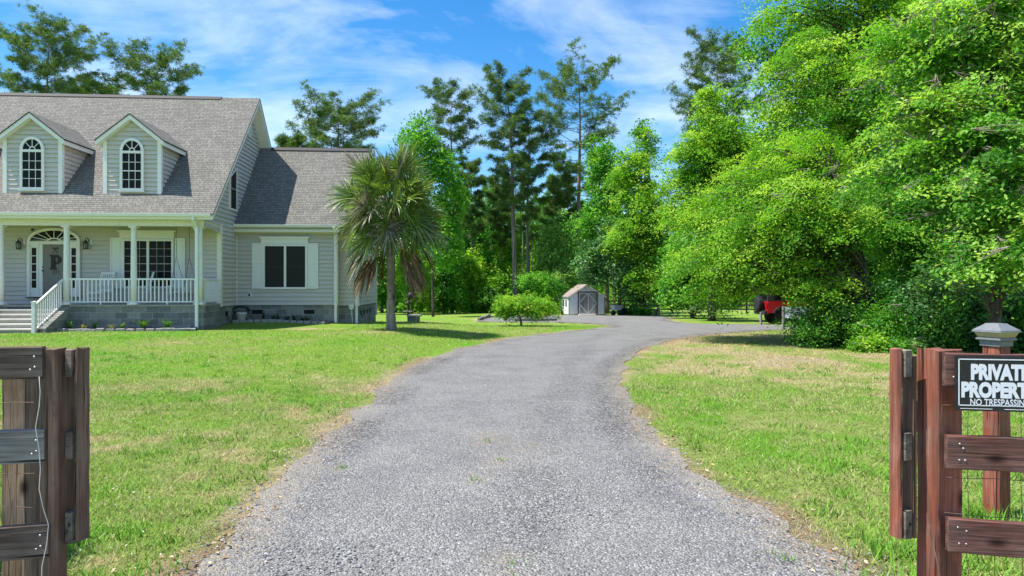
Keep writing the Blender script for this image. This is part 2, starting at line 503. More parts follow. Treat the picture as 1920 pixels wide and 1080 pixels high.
me.vertices.add(nx*ny); me.vertices.foreach_set('co', np.stack([fx, fy, gzv], -1).astype(np.float32).ravel())
me.loops.add(quads.size); me.loops.foreach_set('vertex_index', quads.astype(np.int32).ravel())
me.polygons.add(len(quads)); me.polygons.foreach_set('loop_start', np.arange(0, quads.size, 4, dtype=np.int32))
ca = me.color_attributes.new('col', 'FLOAT_COLOR', 'POINT')
lc = np.ones((nx*ny, 4), np.float32); lc[:, :3] = lawn_col(fx, fy, SD)
ca.data.foreach_set('color', lc.ravel())
me.update(calc_edges=True)
me.polygons.foreach_set('use_smooth', np.ones(len(quads), bool))
def lawn_mat():
    m, nt, out = new_mat('lawn_grass'); g = NT(nt)
    at = g.n('ShaderNodeAttribute'); at.attribute_name = 'col'
    co = g.coord()
    n = g.noise(co, 9, 5, .7); n2 = g.noise(co, 42, 4, .75); n3 = g.noise(g.mapping(co, (140,60,60)), 1, 2, .6)
    c = g.mix(1.0, at.outputs['Color'], g.ramp(n, [(.3,(.66,.69,.64)),(.7,(1.28,1.22,1.24))]), 'MULTIPLY')
    c = g.mix(1.0, c, g.ramp(n2, [(.3,(.5,.56,.5)),(.68,(1.38,1.3,1.3))]), 'MULTIPLY')
    c = g.mix(g.math('MULTIPLY', g.ramp(n3, [(.58,(0,0,0)),(.72,(1,1,1))]), .35), c, (.40,.33,.17))
    h = g.math('ADD', n2, g.math('MULTIPLY', n3, .7))
    g.bsdf(out, c, .95, g.bump(h, .9, .05), .1)
    return m
me.materials.append(lawn_mat())
lawn = link('lawn', me); tag(lawn, 'mown lawn with dry patches on both sides of the gravel drive', None, None, 'structure')

def clip_cells(xs, ys, f):
    """polygons of the grid cells where f<0, cut along f=0"""
    X, Y = np.meshgrid(xs, ys); V = f(X, Y).reshape(X.shape)
    polys = []
    for j in range(len(ys)-1):
        for i in range(len(xs)-1):
            q = [(X[j,i],Y[j,i],V[j,i]),(X[j,i+1],Y[j,i+1],V[j,i+1]),(X[j+1,i+1],Y[j+1,i+1],V[j+1,i+1]),(X[j+1,i],Y[j+1,i],V[j+1,i])]
            s = [p[2] < 0 for p in q]
            if not any(s): continue
            if all(s): polys.append([(p[0],p[1]) for p in q]); continue
            o = []
            for k in range(4):
                a, b = q[k], q[(k+1)%4]
                if a[2] < 0: o.append((a[0],a[1]))
                if (a[2] < 0) != (b[2] < 0):
                    t = a[2]/(a[2]-b[2]); o.append((a[0]+t*(b[0]-a[0]), a[1]+t*(b[1]-a[1])))
            if len(o) > 2: polys.append(o)
    return polys
dpoly = clip_cells(axis_coords([(-4,5,.11)]), axis_coords([(-4,13,.11)]), sdn)
dpoly += clip_cells(axis_coords([(-6,20,.24)]), axis_coords([(13.0-.05,64,.26)])[0:], sdn)
vs = []; fs = []
for p in dpoly:
    b = len(vs); vs += p; fs.append(list(range(b, b+len(p))))
vs = np.array(vs)
# merge shared corners so shading is even
key = {}; remap = []; uv = []
for p in vs:
    k = (round(p[0], 4), round(p[1], 4))
    if k not in key: key[k] = len(uv); uv.append(k)
    remap.append(key[k])
uv = np.array(uv)
crown = ground_z(uv[:,0], uv[:,1]) + .006 + .014*sm(-sdn(uv[:,0], uv[:,1])/.8)
crown = crown + .03*(fnoise(uv[:,0]*.9, uv[:,1]*.9, 21)-.5)*sm(-sdist(uv[:,0],uv[:,1])/.8) + .022*(fnoise(uv[:,0]*4.5, uv[:,1]*4.5, 22)-.5)*sm(-sdist(uv[:,0],uv[:,1])/.5)
dme = bpy.data.meshes.new('driveway')
dfs = []
for f in fs:
    q = []
    for i in f:
        r = remap[i]
        if r not in q: q.append(r)
    if len(q) > 2: dfs.append(q)
dme.from_pydata([(a, b, c) for (a, b), c in zip(uv, crown)], [], dfs)
# tracks: rubbed pale wheel lines, loose darker stone between and beside them
dsd = -sdist(uv[:,0], uv[:,1])
ctr = np.interp(uv[:,1], [-4,4,8,12,17,24,30,40,60], [.1,.1,.35,.9,1.6,2.9,4.2,6,8])
off = uv[:,0]-ctr
loose = .42*np.exp(-(off/.36)**2)*sm((fnoise(uv[:,0]*1.1, uv[:,1]*.5, 41)-.3)/.35) + 1.0*sm((.85-dsd)/.6)*sm((fnoise(uv[:,0]*1.2, uv[:,1]*.6, 42)-.28)/.3)
loose = np.clip(loose + .5*(fnoise(uv[:,0]*.7, uv[:,1]*.45, 43)-.5), 0, 1)
dc = np.ones((len(uv), 4), np.float32); dc[:,0] = loose; dc[:,1] = np.clip(dsd, 0, 1); dc[:,2] = 0
for (qx, qy), rad in ((gpt(915,830),.22),(gpt(938,868),.16),(gpt(985,845),.2),(gpt(892,905),.10),(gpt(640,880),.08),((-.03,4.35),.12)):
    dc[:,2] = np.maximum(dc[:,2], np.exp(-((uv[:,0]-qx)/rad)**2-((uv[:,1]-qy)/(rad*2.2))**2))
dc[:,2] *= dc[:,0]*0+1
a = dme.color_attributes.new('trk', 'FLOAT_COLOR', 'POINT'); a.data.foreach_set('color', dc.ravel())
def gravel_mat():
    m, nt, out = new_mat('crushed_gravel'); g = NT(nt)
    co = g.coord()
    at = g.n('ShaderNodeAttribute'); at.attribute_name = 'trk'
    sp = g.n('ShaderNodeSeparateColor', i={'Color': at.outputs['Color']})
    loose, edge = sp.outputs[0], sp.outputs[1]
    w = g.n('ShaderNodeVectorMath'); w.operation = 'ADD'
    nz = g.n('ShaderNodeTexNoise'); nz.inputs['Scale'].default_value = 30; g.set(nz.inputs['Vector'], co)
    sc = g.n('ShaderNodeVectorMath'); sc.operation = 'SCALE'; g.set(sc.inputs[0], nz.outputs['Color']); sc.inputs['Scale'].default_value = .02
    g.set(w.inputs[0], co); g.set(w.inputs[1], sc.outputs[0])
    v1 = g.n('ShaderNodeTexVoronoi'); v1.inputs['Scale'].default_value = 56; g.set(v1.inputs['Vector'], w.outputs[0])
    v2 = g.n('ShaderNodeTexVoronoi'); v2.inputs['Scale'].default_value = 120; g.set(v2.inputs['Vector'], w.outputs[0])
    s1 = g.n('ShaderNodeSeparateColor', i={'Color': v1.outputs['Color']}); s2 = g.n('ShaderNodeSeparateColor', i={'Color': v2.outputs['Color']})
    c1 = g.ramp(s1.outputs[0], [(0,(.05,.049,.048)),(.35,(.13,.129,.127)),(.75,(.26,.257,.252)),(1,(.52,.516,.51))])
    c2 = g.ramp(s2.outputs[0], [(0,(.195,.192,.187)),(.5,(.315,.310,.302)),(1,(.44,.434,.424))])
    gap = g.ramp(v1.outputs['Distance'], [(.35,(1,1,1)),(.85,(.28,.28,.29))])
    c1 = g.mix(1.0, c1, gap, 'MULTIPLY')
    n = g.noise(co, 1.1, 5, .6); n2 = g.noise(co, 7, 4, .6)
    f = g.math('ADD', loose, g.math('MULTIPLY', g.math('SUBTRACT', n2, .5), 1.1), True)
    c = g.mix(f, g.mix(.45, c2, c1), c1)
    c = g.mix(1.0, c, g.ramp(n, [(.3,(.86,.86,.87)),(.7,(1.14,1.13,1.12))]), 'MULTIPLY')
    soil = g.math('MULTIPLY', g.math('SUBTRACT', .42, g.math('ADD', edge, g.math('MULTIPLY', g.math('SUBTRACT', n2, .5), 1.3))), 2.2, True)
    soil = g.math('ADD', soil, g.math('MULTIPLY', sp.outputs[2], g.ramp(n2, [(.35,(0,0,0)),(.6,(1,1,1))])), True)
    c = g.mix(g.math('MULTIPLY', soil, .55), c, (.36,.30,.22))
    h = g.math('ADD', g.math('SUBTRACT', 1.0, v1.outputs['Distance']), g.math('MULTIPLY', s1.outputs[1], .6))
    g.bsdf(out, c, .92, g.bump(h, 1.0, .022), .15)
    return m
dme.materials.append(gravel_mat())
dme.polygons.foreach_set('use_smooth', np.ones(len(dme.polygons), bool)); dme.update()
driveway = link('driveway', dme); tag(driveway, 'grey crushed stone driveway curving away between the lawns', None, None, 'structure')

# loose stones, individually shaped where the camera can tell them apart
rng = np.random.default_rng(5)
def stones(n, seed):
    r = np.random.default_rng(seed)
    y = 3.2 + 15*r.random(n)**2.1; x = (r.random(n)-.5)*2*(.62*y+.8)
    sd = sdn(x, y)
    keep = (sd < .30*r.random(n)**2) & (r.random(n) < np.where(sd > -.35, .75, .55))
    x, y = x[keep], y[keep]; k = len(x)
    z = ground_z(x, y)+.004+.014*sm(-sdn(x,y)/.8)
    s = (.0045+.0085*r.random(k)**1.8)*(1+.03*y)*np.clip(1.5-y/18,.4,1)
    base = np.array([(1,0,0),(0,1,0),(-1,0,0),(0,-1,0),(0,0,1)], float)
    tri = [(0,1,4),(1,2,4),(2,3,4),(3,0,4)]
    jit = .65+.7*r.random((k,5,1))
    P = base[None]*jit*s[:,None,None]*np.array([1,.85,.75])
    ang = r.random(k)*6.28; ca, sa = np.cos(ang), np.sin(ang)
    px = P[:,:,0]*ca[:,None]-P[:,:,1]*sa[:,None]; py = P[:,:,0]*sa[:,None]+P[:,:,1]*ca[:,None]
    Q = np.stack([px+x[:,None], py+y[:,None], P[:,:,2]+z[:,None]], -1)
    V = Q[:, np.array(tri).ravel()].reshape(-1,3)
    tone = np.clip(.10+.28*r.random(k)**1.2 + .18*(r.random(k) > .965), .05, .5)
    cc = np.repeat(np.stack([tone, tone*1.0, tone*1.012], -1), 12, 0)
    return V, cc
def attr_mat(name, rough=.9, trans=0.0, spec=.15):
    m, nt, out = new_mat(name); g = NT(nt)
    at = g.n('ShaderNodeAttribute'); at.attribute_name = 'col'
    b = nt.nodes.new('ShaderNodeBsdfPrincipled'); g.set(b.inputs['Base Color'], at.outputs['Color'])
    b.inputs['Roughness'].default_value = rough; b.inputs['Specular IOR Level'].default_value = spec
    if trans:
        t = nt.nodes.new('ShaderNodeBsdfTranslucent'); g.set(t.inputs['Color'], at.outputs['Color'])
        mx = nt.nodes.new('ShaderNodeMixShader'); mx.inputs[0].default_value = trans
        nt.links.new(b.outputs[0], mx.inputs[1]); nt.links.new(t.outputs[0], mx.inputs[2]); nt.links.new(mx.outputs[0], out.inputs['Surface'])
    else: nt.links.new(b.outputs[0], out.inputs['Surface'])
    return m
V, cc = stones(95000, 8)
o = link('gravel', np_mesh('gravel', V, 3, attr_mat('loose_stone'), False, cc)); tag(o, 'loose grey stones lying on the driveway', None, None, 'stuff')

def grass(n, seed, y0, y1, hmul=1.0, pw=1.6):
    r = np.random.default_rng(seed)
    y = y0+(y1-y0)*r.random(n)**pw; x = (r.random(n)-.5)*2*(.80*y+.8)
    x = x + .05*r.standard_normal(n)
    sd = sdist(x, y) + .5*(fnoise(x*1.4, y*1.4, 51)-.5) + .35*(fnoise(x*7, y*7, 52)-.5)
    dens = fnoise(x*3.2, y*3.2, 53)*.55+fnoise(x*.9, y*.9, 54)*.45
    keep = (r.random(n) < np.clip((sd-.02)/.35, 0, 1)) & (r.random(n) < .25+1.5*sm((dens-.25)/.4))
    hx = (x+11.31)*math.cos(R(4))+(y-25)*math.sin(R(4)); hy = -(x+11.31)*math.sin(R(4))+(y-25)*math.cos(R(4))
    keep &= ~((hx < 5.2) & (hy > -.5))
    x, y = x[keep], y[keep]; k = len(x)
    z = ground_z(x, y)-.004
    ds = 1+.045*np.maximum(y-4, 0)
    h = (.014+.030*r.random(k)**1.5)*hmul*(.7+.6*fnoise(x*1.7, y*1.7, 55))*(1+.02*y)
    w = (.0035+.003*r.random(k))*ds
    a = r.random(k)*6.283; lean = .4+1.5*r.random(k)
    dx, dy = np.cos(a), np.sin(a); b = a+1.57+.6*r.standard_normal(k)
    bx, by = np.cos(b)*w, np.sin(b)*w
    p0 = np.stack([x-bx, y-by, z], -1); p1 = np.stack([x+bx, y+by, z], -1)
    p2 = np.stack([x+dx*h*lean*.9, y+dy*h*lean*.9, z+h], -1)
    V = np.stack([p0, p1, p2], 1).reshape(-1, 3)
    c = lawn_col(x, y)
    fresh = np.array([.20,.43,.04]); straw = np.array([.55,.48,.26])
    t = r.random(k)[:,None]
    c = c*(.62+.75*r.random(k))[:,None]
    c = np.where(t > .88, straw*(.6+.5*r.random(k))[:,None], np.where(t < .28, .5*c+.5*fresh, c))
    return V, np.repeat(c, 3, 0)
parts = [grass(330000, 11, 3.0, 13), grass(230000, 12, 10, 34, 1.15, 1.3)]
# thicker weed clumps near the verges and posts
def tufts(cent, seed, per=60, spread=.12, hm=2.2):
    r = np.random.default_rng(seed); C = np.array(cent); k = len(C)*per
    x = np.repeat(C[:,0], per)+spread*r.standard_normal(k); y = np.repeat(C[:,1], per)+spread*r.standard_normal(k); z = ground_z(x, y)
    h = (.03+.05*r.random(k))*hm; w = .0045+.004*r.random(k); a = r.random(k)*6.283; ln = .3+.8*r.random(k)
    b = a+1.57
    p0 = np.stack([x-np.cos(b)*w, y-np.sin(b)*w, z], -1); p1 = np.stack([x+np.cos(b)*w, y+np.sin(b)*w, z], -1)
    p2 = np.stack([x+np.cos(a)*h*ln, y+np.sin(a)*h*ln, z+h], -1)
    c = np.array([.13,.29,.03])*(.6+.9*r.random(k))[:,None]
    return np.stack([p0,p1,p2],1).reshape(-1,3), np.repeat(c,3,0)
cl = []
while len(cl) < 260:
    yy = 3+14*random.random()**1.5; xx = (random.random()-.5)*1.5*yy
    if sdist([xx],[yy])[0] > .15: cl.append((xx, yy))
parts.append(tufts(cl, 61, 26, .07, 1.35))
parts.append(tufts([gpt(915,830),gpt(938,868),gpt(892,905),gpt(640,880),(-.02,4.35),(1.8,4.5)], 62, 30, .05, .9))
parts.append(tufts([(1.9,3.35),(2.05,3.6),(2.3,4.0),(2.5,3.4),(3.55,5.25),(3.75,5.3),(-2.3,3.5),(-2.1,3.4),(-1.9,3.6),(2.6,4.6)], 63, 160, .14, 2.0))
V = np.concatenate([p[0] for p in parts]); cc = np.concatenate([p[1] for p in parts])
o = link('grass', np_mesh('grass', V, 3, attr_mat('grass_blade', .7, .3), False, cc)); tag(o, 'short grass blades of the lawn', None, None, 'stuff')
# ---------------------------------------------------------------- the house
OX, OY, YAW = -11.31, 25.0, R(4)
CS, SN = math.cos(YAW), math.sin(YAW)
def hp(px, py, v):
    k = (px-960)/F
    u = (k*(OY+v*CS) - OX + v*SN)/(CS-k*SN)
    Y = OY+u*SN+v*CS
    return u, CAMZ+(540-py)/F*Y
def hu(px, v): return hp(px, 540, v)[0]
def hz(py, px, v): return hp(px, py, v)[1]
def hworld(u, v): return OX+u*CS-v*SN, OY+u*SN+v*CS

house = empty('house', (OX, OY, 0), YAW)
tag(house, 'sage grey sided house with steep shingle roof, dormers and white front porch', 'house')
VM, VW, VE = 1.75, 3.63, 4.13          # porch wall, wing wall, end piece wall
UL = -13.0
ZF = 1.195
ROOF = lambda v: 4.49+(v+.35)*1.01
VR = 5.3; ZR = ROOF(VR); VB = 2*VR+.35  # ridge, back eave
WROOF = lambda v: 4.45+(v-3.28)*1.063
VWR = 6.9; ZWR = WROOF(VWR); VWB = 2*VWR-3.28
UE = 4.96; UJ = 4.14                    # wing end wall, jog

def siding(mb, xl, xr, z0, z1, P, e=.176, m=0):
    """lapped boards from z0 to z1; P(x,z,off) gives the point, off = how far it stands out"""
    z = z0
    while z < z1-1e-4:
        t = min(z+e, z1)
        a0, b0, a1, b1 = xl(z), xr(z), xl(t), xr(t)
        if b0 > a0 or b1 > a1:
            if b1 < a1: a1 = b1 = (a1+b1)/2
            lip = min(.05, e*.29)
            mb.face([P(a0,z,lip), P(b0,z,lip), P(b1,t,.002), P(a1,t,.002)], m)
            mb.face([P(a0,z+.016,.0), P(b0,z+.016,.0), P(b0,z+.016,lip-.008), P(a0,z+.016,lip-.008)], m)
            mb.face([P(a0,z+.016,lip-.008), P(b0,z+.016,lip-.008), P(b0,z,lip), P(a0,z,lip)], m)
            mb.face([P(a0,z-.002,.002), P(b0,z-.002,.002), P(b0,z+.018,.0005), P(a0,z+.018,.0005)], m)
        z = t
front = lambda v: (lambda x, z, o: (x, v-o, z))
sideR = lambda u: (lambda y, z, o: (u+o, y, z))
sideL = lambda u: (lambda y, z, o: (u-o, y, z))

w = MB()
# solid cores
w.box(UL, -.03, VM+.03, 10.5, .3, 4.5)
w.box(-.03, UJ, VW+.03, 10.2, .3, 4.4)
w.box(UJ, UE-.03, VE+.03, 10.2, .3, 4.4)
# porch wall
siding(w, lambda z: UL, lambda z: -.1, ZF-.02, 4.36, front(VM))
# right gable wall
def gl(z): return max(0.02, (z-4.42)/1.01-.35) if z > 4.05 else VM+.1
def gr(z): return 10.5 if z < 4.5 else 2*VR-((z-4.42)/1.01-.35)
siding(w, gl, gr, 1.09, ZR-.12, sideR(0))
w.prism([(0.0,4.05),(10.5,4.05),(10.5,4.4),(VR,ZR-.25),(.0,4.6)], -.06, -.012, 'x')
# wing front, jog return, end piece front
siding(w, lambda z: .0, lambda z: UJ, 1.09, 4.30, front(VW))
siding(w, lambda z: VW, lambda z: VE, 1.09, 4.30, sideR(UJ))
siding(w, lambda z: UJ, lambda z: UE, 1.05, 4.75, front(VE))
def wl(z): return max(VE, (z-4.38)/1.063+3.28)
def wr_(z): return 10.2 if z < 4.45 else 2*VWR-((z-4.38)/1.063+3.28)
siding(w, wl, wr_, 1.05, ZWR-.12, sideR(UE))
w.prism([(VE,4.3),(10.2,4.3),(10.2,4.4),(VWR,ZWR-.2),(VE,5.2)], UE-.06, UE-.012, 'x')
w.box(UL-.02, UL+.03, VM, 10.5, .3, 4.5)
w.build('wall', M['siding'], house)

for q in ((-.11,.056,VM-.056,VM+.11,ZF-.13,4.30),(-.026,.06,VW-.06,VW,1.07,4.30),(UJ-.10,UJ+.056,VW-.056,VW+.08,1.07,4.29),(UE-.10,UE+.056,VE-.056,VE+.10,1.03,4.6),(UE-.10,UE+.056,10.12,10.22,.4,4.4)):
    t = MB(); t.box(*q); t.build('corner_board', M['cream'], house)

f = MB()   # foundation
f.box(UL, 0, .06, VM+.05, -.3, ZF-.07)
f.box(UL, -.012, VM+.05, 10.48, -.3, 1.10)
f.box(-.012, UJ-.012, VW+.012, 10.18, -.3, 1.10)
f.box(UJ-.012, UE-.012, VE+.012, 10.18, -.3, 1.06)
f.build('foundation', M['block'], house)
f = MB(); f.bbox(UL, .03, .02, VM+.05, ZF-.07, ZF, 0, None, .006)
f.build('porch_floor', M['concrete'], house)
c = MB(); c.box(UL, -.1, -.1, VM, 4.36, 4.42)
c.build('porch_ceiling', M['white'], house)
b = MB()
b.box(UL-.2, .02, -.02, .20, 4.06, 4.37)
b.box(-.2, .02, .20, VM, 4.06, 4.37)
b.box(UL-.2, .03, -.035, -.02, 4.34, 4.40)
b.build('porch_beam', M['cream'], house)

# roofs
def slab(mb, u0, u1, v0, z0, v1, z1, th, m=0, up=0.0):
    mb.prism([(v0,z0+up),(v1,z1+up),(v1,z1+up-th),(v0,z0+up-th)], u0, u1, 'x', m)
r = MB()
UR0, UR1 = UL-.45, .48
slab(r, UR0, UR1, -.38, ROOF(-.38), VR, ZR, .03, 0, .03)
slab(r, UR0, UR1, VR, ZR, VB+.03, ROOF(-.38), .03, 0, .03)
roof = r.build('roof', M['shingle_x'], house)
e = MB()
slab(e, UR0-.02, UR1+.02, -.395, ROOF(-.395), VR, ZR+.004, .022, 0, .008)
slab(e, UR0-.02, UR1+.02, VR, ZR+.004, VB+.045, ROOF(-.395), .022, 0, .008)
e.prism([(VR-.16,ZR-.10),(VR,ZR+.055),(VR+.16,ZR-.10),(VR+.16,ZR-.085),(VR,ZR+.07),(VR-.16,ZR-.085)], UR0+.1, -1.15, 'x')
e.build('roof_edging', M['roofedge'], roof)
e = MB()
slab(e, UR0, UR1, -.36, ROOF(-.36), VR, ZR, .19, 0, -.018)
slab(e, UR0, UR1, VR, ZR, VB, ROOF(-.36), .19, 0, -.018)
e.build('rake_board', M['white'], roof)
g_ = MB()
g_.prism([(-.37,4.475),(-.50,4.475),(-.50,4.45),(-.475,4.37),(-.37,4.36)], UR0, UR1-.06, 'x')
g_.box(UR0, UR1-.08, -.36, -.02, 4.375, 4.40)
g_.build('gutter', M['white'], house)

r = MB()
slab(r, -.01, UE+.33, 3.25, WROOF(3.25), VWR, ZWR, .03, 0, .03)
slab(r, -.01, UE+.33, VWR, ZWR, VWB, WROOF(3.28), .03, 0, .03)
wroof = r.build('roof', M['shingle_x'], house)
e = MB()
slab(e, 0, UE+.35, 3.235, WROOF(3.235), VWR, ZWR+.004, .022, 0, .008)
slab(e, 0, UE+.35, VWR, ZWR+.004, VWB+.02, WROOF(3.26), .022, 0, .008)
e.prism([(VWR-.16,ZWR-.10),(VWR,ZWR+.055),(VWR+.16,ZWR-.10),(VWR+.16,ZWR-.07),(VWR,ZWR+.085),(VWR-.16,ZWR-.07)], .55, UE+.2, 'x')
e.build('roof_edging', M['roofedge'], wroof)
e = MB()
slab(e, 0, UE+.33, 3.27, WROOF(3.27), VWR, ZWR, .19, 0, -.018)
slab(e, 0, UE+.33, VWR, ZWR, VWB, WROOF(3.28), .19, 0, -.018)
e.build('rake_board', M['white'], wroof)
g_ = MB()
g_.prism([(3.28,4.44),(3.14,4.44),(3.14,4.41),(3.165,4.33),(3.28,4.32)], .03, UE+.26, 'x')
g_.build('gutter', M['white'], house)
b = MB()
b.box(.03, UE+.2, 3.30, VW+.02, 4.235, 4.30); b.box(.03, UE+.2, 3.27, 3.30, 4.13, 4.32)
b.box(.03, UJ, VW-.05, VW-.02, 4.10, 4.235)
b.build('frieze_board', M['cream'], house)

# dormers
def arc(cx, cz, rx, rz, a0, a1, n):
    return [(cx+rx*math.cos(a0+(a1-a0)*k/n), cz+rz*math.sin(a0+(a1-a0)*k/n)) for k in range(n+1)]
def fan_top(mb, cx, z, r, rz, v, fr, spokes, mf, mg):
    """half round light: white arch frame, dark glass, spokes and hub"""
    n = 16
    po = arc(cx, z, r, rz, 0, math.pi, n); pi_ = arc(cx, z, r-fr, rz-fr, 0, math.pi, n)
    for k in range(n):
        mb.prism([po[k], po[k+1], pi_[k+1], pi_[k]], v-.065, v+.02, 'y', mf)
    mb.prism(pi_, v-.02, v, 'y', mg)
    for k in range(1, spokes):
        a = math.pi*k/spokes
        d = Vector((math.cos(a)*(r-fr), math.sin(a)*(rz-fr))); nn = Vector((-d.y, d.x)).normalized()*.011
        p0 = Vector((cx, z))+d*.30; p1 = Vector((cx, z))+d*1.02
        mb.prism([p0-nn, p1-nn, p1+nn, p0+nn], v-.036, v-.018, 'y', mf)
    h0 = arc(cx, z, (r-fr)*.34, (rz-fr)*.34, 0, math.pi, 8); h1 = arc(cx, z, (r-fr)*.24, (rz-fr)*.24, 0, math.pi, 8)
    for k in range(8):
        mb.prism([h0[k], h0[k+1], h1[k+1], h1[k]], v-.036, v-.018, 'y', mf)
def rect_frame(mb, u0, u1, z0, z1, v, fr, m=0, d0=.065, d1=.02):
    mb.box(u0, u0+fr, v-d0, v+d1, z0, z1, m); mb.box(u1-fr, u1, v-d0, v+d1, z0, z1, m)
    mb.box(u0+fr, u1-fr, v-d0, v+d1, z1-fr, z1, m); mb.box(u0+fr, u1-fr, v-d0, v+d1, z0, z0+fr, m)
def grid_bars(mb, u0, u1, z0, z1, v, nc, nr, bw=.018, m=0, mid=True):
    for k in range(1, nc):
        x = u0+(u1-u0)*k/nc; mb.box(x-bw/2, x+bw/2, v-.030, v-.018, z0, z1, m)
    for k in range(1, nr):
        z = z0+(z1-z0)*k/nr; b2 = bw*1.9 if (mid and k*2 == nr) else bw
        mb.box(u0, u1, v-.034, v-.017, z-b2/2, z+b2/2, m)

DV = .45
def dormer(uc, lab, dark=True):
    hw, ov = .985, .22
    zb = ROOF(DV)-.06; ze = 7.20; za = ze+(hw+ov)*.80
    d = MB()
    gable = lambda z: hw if z < ze+ov*.8-.09 else max(0, hw-(z-(ze+ov*.8-.09))/.80)
    siding(d, lambda z: uc-gable(z), lambda z: uc+gable(z), zb, za-.22, front(DV), .168)
    vb = lambda z: (z-4.49)/1.01-.35+.05
    siding(d, lambda z: DV, lambda z: vb(z), zb+.01, ze+.05, sideR(uc+hw), .168)
    siding(d, lambda z: DV, lambda z: vb(z), zb+.01, ze+.05, sideL(uc-hw), .168)
    d.prism([(DV+.03,zb),(DV+.03,ze+.05),(vb(ze+.05),ze+.05)], uc-hw+.006, uc+hw-.006, 'x')
    dm = d.build('dormer', M['siding'], house); dm['label'] = lab
    for sx in (-1, 1):
        a, b_ = sorted((uc+sx*(hw-.085), uc+sx*(hw+.056)))
        t = MB(); t.box(a, b_, DV-.056, DV+.09, zb-.02, ze+.04); t.build('corner_board', M['white'], dm)
    # roof: two slopes running back into the main roof
    def slope(mb, th, up, e0, ef, m=0):
        for sx in (-1, 1):
            x1 = uc+sx*(hw+ov+e0); z1 = za-(hw+ov+e0)*.80+up; z0 = za+up; vf = DV-.25-ef
            A = [(uc,vf,z0),(x1,vf,z1),(x1,vb(z1)+.1,z1),(uc,vb(z0)+.1,z0)]
            B = [(p[0],p[1],p[2]-th) for p in A]
            fs = [(0,1,2,3),(7,6,5,4),(0,4,5,1),(1,5,6,2),(2,6,7,3),(3,7,4,0)]
            if sx < 0: fs = [tuple(reversed(q)) for q in fs]
            mb.raw(A+B, fs, m)
    s = MB(); slope(s, .022, .05, .01, .012); rf = s.build('roof', M['shingle_y'], dm)
    s = MB(); slope(s, .024, .026, .028, .03); s.build('roof_edging', M['roofedge'], dm)
    s = MB(); slope(s, .17, 0, 0, 0); s.build('rake_board', M['white'], dm)
    # arched window
    wv = DV-.042; ww = .425; z0 = zb+.17; z1 = z0+1.36
    wn = MB()
    rect_frame(wn, uc-ww, uc+ww, z0-.02, z1+.09, wv, .09)
    wn.box(uc-ww-.03, uc+ww+.03, wv-.09, wv+.02, z0-.06, z0-.021)
    wn.box(uc-ww+.09, uc+ww-.09, wv-.018, wv+.01, z0+.07, z1, 1)
    grid_bars(wn, uc-ww+.09, uc+ww-.09, z0+.07, z1, wv, 3, 4, .019)
    fan_top(wn, uc, z1+.091, ww, .47, wv, .095, 4, 0, 1)
    wn.build('window', [M['white'], M['glass']], dm)
ucs = [hu(243, .2), hu(54.5, .2)]
ucs.append(2*ucs[1]-ucs[0])
for uc, lb in zip(ucs, ['dormer nearest the gable end', 'dormer above the front door', 'dormer cut by the edge of the photo']):
    dormer(uc, lb)

# porch columns
for px in (374.5, 251.0, 125.2, 1.5, -122):
    u = hu(px, .12); r0 = .108
    c = MB()
    c.lathe([(r0,ZF+.09),(r0*1.0,ZF+1.0),(r0*.86,3.86),(r0*.86,3.88),(r0*1.0,3.89),(r0*1.0,3.91),(r0*.86,3.92),(r0*.9,3.95),(r0*1.22,4.0)], u, .12, 24)
    c.lathe([(r0*1.35,ZF+.05),(r0*1.4,ZF+.07),(r0*1.2,ZF+.10)], u, .12, 24)
    c.box(u-.165, u+.165, -.045, .285, ZF, ZF+.05)
    c.bbox(u-.14, u+.14, -.02, .26, 4.0, 4.06, 0, None, .01)
    if px > 370:
        for (a, b_) in (((.10,3.80),(.10,4.06)),):
            c.prism([(u-.10,3.80),(u-.26,4.058),(u-.10,4.058)], .08, .16, 'y')
            c.prism([(.12+.10,3.80),(.12+.10,4.058),(.12+.27,4.058)], u-.04, u+.04, 'x')
    c.build('column', M['white'], house)

# railings
def railing(u0, u1, v, n, axis='u', feet=()):
    mb = MB()
    zt, zb = ZF+.96, ZF+.12
    if axis == 'u':
        mb.bbox(u0, u1, v-.035, v+.035, zt-.06, zt, 0, None, .006); mb.box(u0, u1, v-.022, v+.022, zb-.04, zb)
        for k in range(n):
            x = u0+(u1-u0)*(k+.5)/n; mb.box(x-.019, x+.019, v-.019, v+.019, zb, zt-.06)
        for x in feet: mb.box(x-.022, x+.022, v-.022, v+.022, ZF, zb-.04)
    else:
        mb.bbox(v-.035, v+.035, u0, u1, zt-.06, zt, 0, None, .006); mb.box(v-.022, v+.022, u0, u1, zb-.04, zb)
        for k in range(n):
            y = u0+(u1-u0)*(k+.5)/n; mb.box(v-.019, v+.019, y-.019, y+.019, zb, zt-.06)
        mb.box(v-.04, v+.04, u1-.08, u1, ZF, zt+.05)
    return mb.build('porch_railing', M['white'], house)
uc3, uc2, uc1, uc0 = [hu(p, .12) for p in (374.5, 251.0, 125.2, 1.5)]
railing(uc1+.10, uc2-.10, .12, 15, 'u', (hu(189,.12),))
railing(uc2+.10, uc3-.10, .12, 15, 'u', (hu(313.5,.12),))
railing(.23, VM-.03, -.07, 11, 'v')
railing(uc0-2.3, uc0-.10, .12, 14, 'u')

